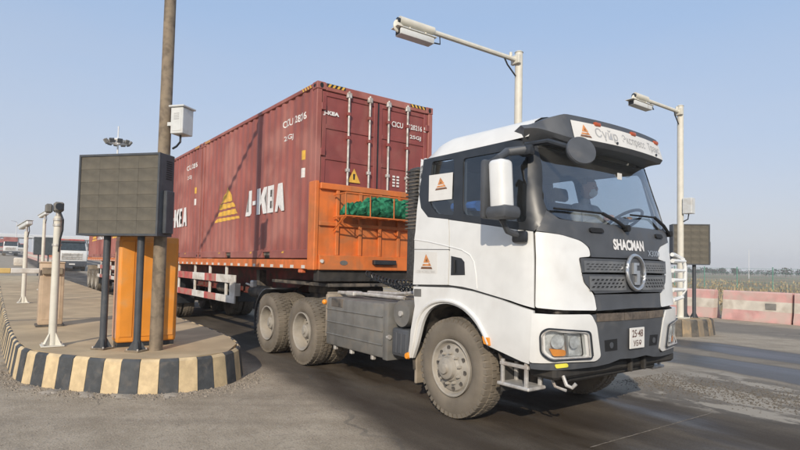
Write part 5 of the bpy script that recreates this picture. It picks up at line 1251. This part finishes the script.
for k in range(34): inst(pm, 'post', fc, (-72+k*3, 52, 0))
for k in range(33):
    mb = MB(); x0 = -72+k*3
    for z in (.3, .75, 1.2, 1.65, 2.05): mb.tube([(x0, 52, z), (x0+3, 52, z)], .010, 4)
    for i in range(1, 10): mb.tube([(x0+i*.3, 52, .2), (x0+i*.3, 52, 2.05)], .007, 4)
    mb.build('mesh_panel', M['green'], fc, 0)
def far_trees(name, label, spots, m, seed):
    random.seed(seed); mb = MB()
    for (x, y, z, h) in spots:
        mb.cyl((x, y, z), (x, y, z+h*.5), h*.03, h*.015, n=5)
        for _ in range(80):
            c = Vector((x+random.gauss(0, h*.22), y+random.gauss(0, h*.22), z+h*(.3+.65*random.random()))); s_ = h*.10
            a = Vector((random.gauss(0, 1), random.gauss(0, 1), random.gauss(0, 1))).normalized()*s_; b2 = Vector((random.gauss(0, 1), random.gauss(0, 1), random.gauss(0, 1))).normalized()*s_
            mb.bm.faces.new([mb.bm.verts.new(c+a), mb.bm.verts.new(c+b2), mb.bm.verts.new(c-a), mb.bm.verts.new(c-b2)])
    return thing(mb, name, m, label, 'trees', spots[0][0], spots[0][1], 0, kind='stuff')
random.seed(4)
far_trees('tree_line', 'far line of hazy bare trees on the right horizon', [(random.uniform(-420, 60), 260+random.uniform(0, 160), 0, random.uniform(2, 4.2)) for _ in range(420)], M['tree'], 8)
for k, (px_, base, D, H) in enumerate(((749, 276, 150, 8.0), (779, 276, 330, 9))):
    d = ray(px_, base); P = CAM+d*(D/d.y); t = toT(Vector((P.x, P.y, 0)))
    up_ = empty('utility_pole', ['slim white utility pole in the field at right', 'very far utility pole near the right edge above the grass'][k], 'utility pole', t.x, t.y, 0); OFF[up_] = (0, 0, 0)
    MB().cyl((0, 0, 0), (0, 0, H), .09, .06, n=8).build('shaft', M['facade'], up_); MB().box(-.05, .05, -.35, .35, H-.5, H-.42).build('crossarm', M['facade'], up_)
# ================================================================ far left: queue of trucks, canopy, masts
def far_truck(label, x, y, z, cabcol, box, wide=2.5, rz=0):
    t = empty('oncoming_truck', label, 'truck', x, y, z, rz, group='trucks in the queue behind'); OFF[t] = (0, 0, 0); w = wide/2
    MB().box(-2.0, .0, -w, w, .95, 2.0, .06, seg=2).build('cab_body', cabcol, t)
    up = MB().box(-2.0, -.05, -w, w, 2.0, 2.95, .10, seg=2)
    for v in up.bm.verts:
        if v.co.z > 2.5: v.co.y *= .94; v.co.x = v.co.x-.12 if v.co.x > -.6 else v.co.x
    up.build('cab_upper', cabcol, t)
    wsm = MB().prism([(-.035, -w+.12, 2.03), (-.035, w-.12, 2.03), (-.135, w-.22, 2.78), (-.135, -w+.22, 2.78)], (.02, 0, .003)).build('windscreen', mat('far_glass', (.04, .055, .065), .15, var=.3), t)
    for s in (-1, 1):
        MB().box(-1.4, -.4, s*(w+.003)-.004, s*(w+.003)+.004, 2.1, 2.72, .002).build('side_window', MATS['far_glass'], t); MB().box(-.25, -.10, s*(w+.16)-.09, s*(w+.16)+.09, 2.0, 2.75, .03).build('mirror', M['dark'], t)
        MB().box(-.02, .03, min(s*(w-.10), s*(w-.45)), max(s*(w-.10), s*(w-.45)), .72, .95, .01).build('headlight', M['lens'], t)
        wm = MB().cyl((-1.4, s*w, .52), (-1.4, s*(w-.3), .52), .52, n=28).build('wheel', M['rubber'], t); MB().cyl((-1.4, s*(w+.005), .52), (-1.4, s*(w-.02), .52), .27, n=20).build('rim', M['rim'], wm)
        for xr in (-4.6, -6.0): wm = MB().cyl((xr, s*w, .52), (xr, s*(w-.55), .52), .52, n=28).build('wheel', M['rubber'], t)
    MB().box(-.10, .05, -w, w, .45, .98, .04, seg=2).build('bumper', M['grey'], t); MB().box(-.01, .025, -w+.35, w-.35, 1.1, 1.75, .01).build('grille', M['wht'], t)
    for k in range(4): MB().box(.02, .035, -w+.4, w-.4, 1.16+k*.15, 1.21+k*.15).build('grille_slat', M['grey'], t)
    MB().box(.05, .062, -.25, .25, .62, .74).build('number_plate', M['paper'], t); MB().box(-.20, .06, -w+.15, w-.15, 2.80, 2.95, .02).build('sun_visor', M['grey'], t)
    MB().box(-.9, -.3, -w+.2, w-.2, 2.96, 3.12, .04).build('roof_board', M['red'], t)
    MB().box(-9, -2.0, -.45, .45, .75, 1.05).build('chassis', M['frame'], t)
    if box is not None: MB().box(-12.5, -2.6, -1.2, 1.2, 1.3, 3.9 if box == M['cont'] else 1.6, .02).build('load_body', box, t)
    return t
def far_at(px_, D):
    d = ray(px_, 262); P = CAM+d*(D/d.y); t = toT(Vector((P.x, P.y, 0))); return t.x, t.y, rise(t.x, t.y)
def yawed(px): return 0
x, y, z = far_at(72, 53); far_truck('white truck with dark windscreen next in the queue, seen left of the signboard', x, y, z, M['white'], M['orange'])
x, y, z = far_at(10, 112); far_truck('distant white truck with red load at the left edge of the photo', x, y, z, M['white'], M['cont'])
x, y, z = far_at(-2, 128); far_truck('distant red truck at the very left edge behind the white one', x, y, z, M['red'], M['cont'])
x, y, z = far_at(21, 150); far_truck('small far white truck between the two camera poles', x, y, z, M['white'], None)
# low plastic block on the far road
x, y, z = far_at(19.5, 62); bb = MB().box(x-.5, x+.5, y-.55, y+.55, z, z+.95, .15, seg=2); thing(bb, 'road_block', M['bwht'], 'pale rounded road block on the far road near the left camera pole', 'road block', x, y, z)
# far signboard
x, y, z = far_at(43, 40); fb = empty('far_signboard', 'dark far signboard behind the short camera pole at left', 'signboard', x, y, z); OFF[fb] = (0, 0, 0)
MB().box(-.12, .12, -.62, .62, 1.75, 3.05, .02).build('panel', M['darkboard'], fb)
for s in (-.3, .3): MB().cyl((0, s, 0), (0, s, 1.75), .05, n=10).build('post', M['board_post'], fb)
# far canopy of the checkpoint
cx_, cy_, cz_ = far_at(40, 260); cp = empty('checkpoint_canopy', 'long white flat canopy of the checkpoint far at left', 'canopy', cx_, cy_, cz_); OFF[cp] = (0, 0, 0)
MB().box(-8, 8, -75, 90, 7.2, 8.9, .2).build('roof', M['facade'], cp)
cm_ = MB().cyl((0, 0, 0), (0, 0, 7.3), .35, n=10).mesh('column', M['facade'])
for k in range(24): inst(cm_, 'column', cp, (3, -72+k*7, 0))
bm_ = MB().box(-1.2, 1.2, -1.2, 1.2, 0, 3.0, .05).mesh('booth', M['facade'])
for k in range(12): inst(bm_, 'booth', cp, (4, -68+k*14, 0))
xa, ya, za = far_at(52, 66); xb, yb, zb_ = far_at(27, 104)
nb_ = int(math.hypot(xb-xa, yb-ya)/2.05)
for k in range(nb_):
    t = k/nb_; x, y = xa+(xb-xa)*t, ya+(yb-ya)*t
    bq = barrier('faded red and white barrier in the far line at left edge, beyond the camera poles', -1.0, 1.0, 0, 0); bq.location = W3(x, y, rise(x, y)); bq.rotation_euler.z = LANG+math.atan2(yb-ya, xb-xa)
# masts
def mast(label, px_, D, topy, ring):
    d = ray(px_, topy); P = CAM+d*(D/d.y); t = toT(P); z0 = rise(t.x, t.y); H = P.z-z0
    m_ = empty('light_mast', label, 'light mast', t.x, t.y, z0); OFF[m_] = (0, 0, 0)
    MB().cyl((0, 0, 0), (0, 0, H+(2.2 if ring else 0)), .22 if ring else .12, .09 if ring else .07, n=12).build('shaft', M['facade'], m_)
    if ring:
        MB().lathe([(H-.3, 1.15), (H-.3, 1.35), (H+.1, 1.35), (H+.1, 1.15)], (0, 0, 0), 2, 24, close=True).build('ring', M['galv'], m_); MB().sphere((0, 0, H+.25), .6, (1, 1, .45)).build('hub', M['facade'], m_)
        for k in range(10):
            a = k*math.pi/5; mm = Matrix.Rotation(a, 4, 'Z') @ Matrix.Translation((1.62, 0, H-.15)) @ Matrix.Rotation(R(35), 4, 'Y'); MB().box(-.10, .14, -.33, .33, -.32, .32, .04, mm).build('floodlight', M['alu'] if k % 3 else M['dark'], m_)
            MB().tube([mm @ Vector((-.1, 0, 0)), Matrix.Rotation(a, 4, 'Z') @ Vector((1.2, 0, H-.1))], .04, 5).build('lamp_bracket', M['galv'], m_)
    else:
        MB().tube([(0, 0, H), (.3, -.4, H+.15), (.6, -1.1, H+.2)], .05, 6).build('arm', M['facade'], m_)
    return m_
mast('tall white high mast with ring of floodlights above the signboard', 118, 78, 141.5, True)
mast('thin far lamp post at the left between the camera poles', 17, 120, 222, False)
mast('thin far lamp post left of the short camera pole', 33, 170, 236, False)
# ================================================================ hazy air
hz = MB().box(-1405, 905, -1205, 1205, -1.2, 26.); hm = bpy.data.materials.new('haze'); hm.use_nodes = True; hn = hm.node_tree.nodes; hn.remove(hn['Principled BSDF'])
pv = hn.new('ShaderNodeVolumePrincipled'); pv.inputs['Color'].default_value = (.985, .985, .99, 1); pv.inputs['Density'].default_value = .0009; pv.inputs['Anisotropy'].default_value = .0
hm.node_tree.links.new(pv.outputs[0], hn['Material Output'].inputs['Volume'])
thing(hz, 'haze', hm, 'pale dusty air over the whole place', 'haze', 0, 0, 0, kind='stuff')
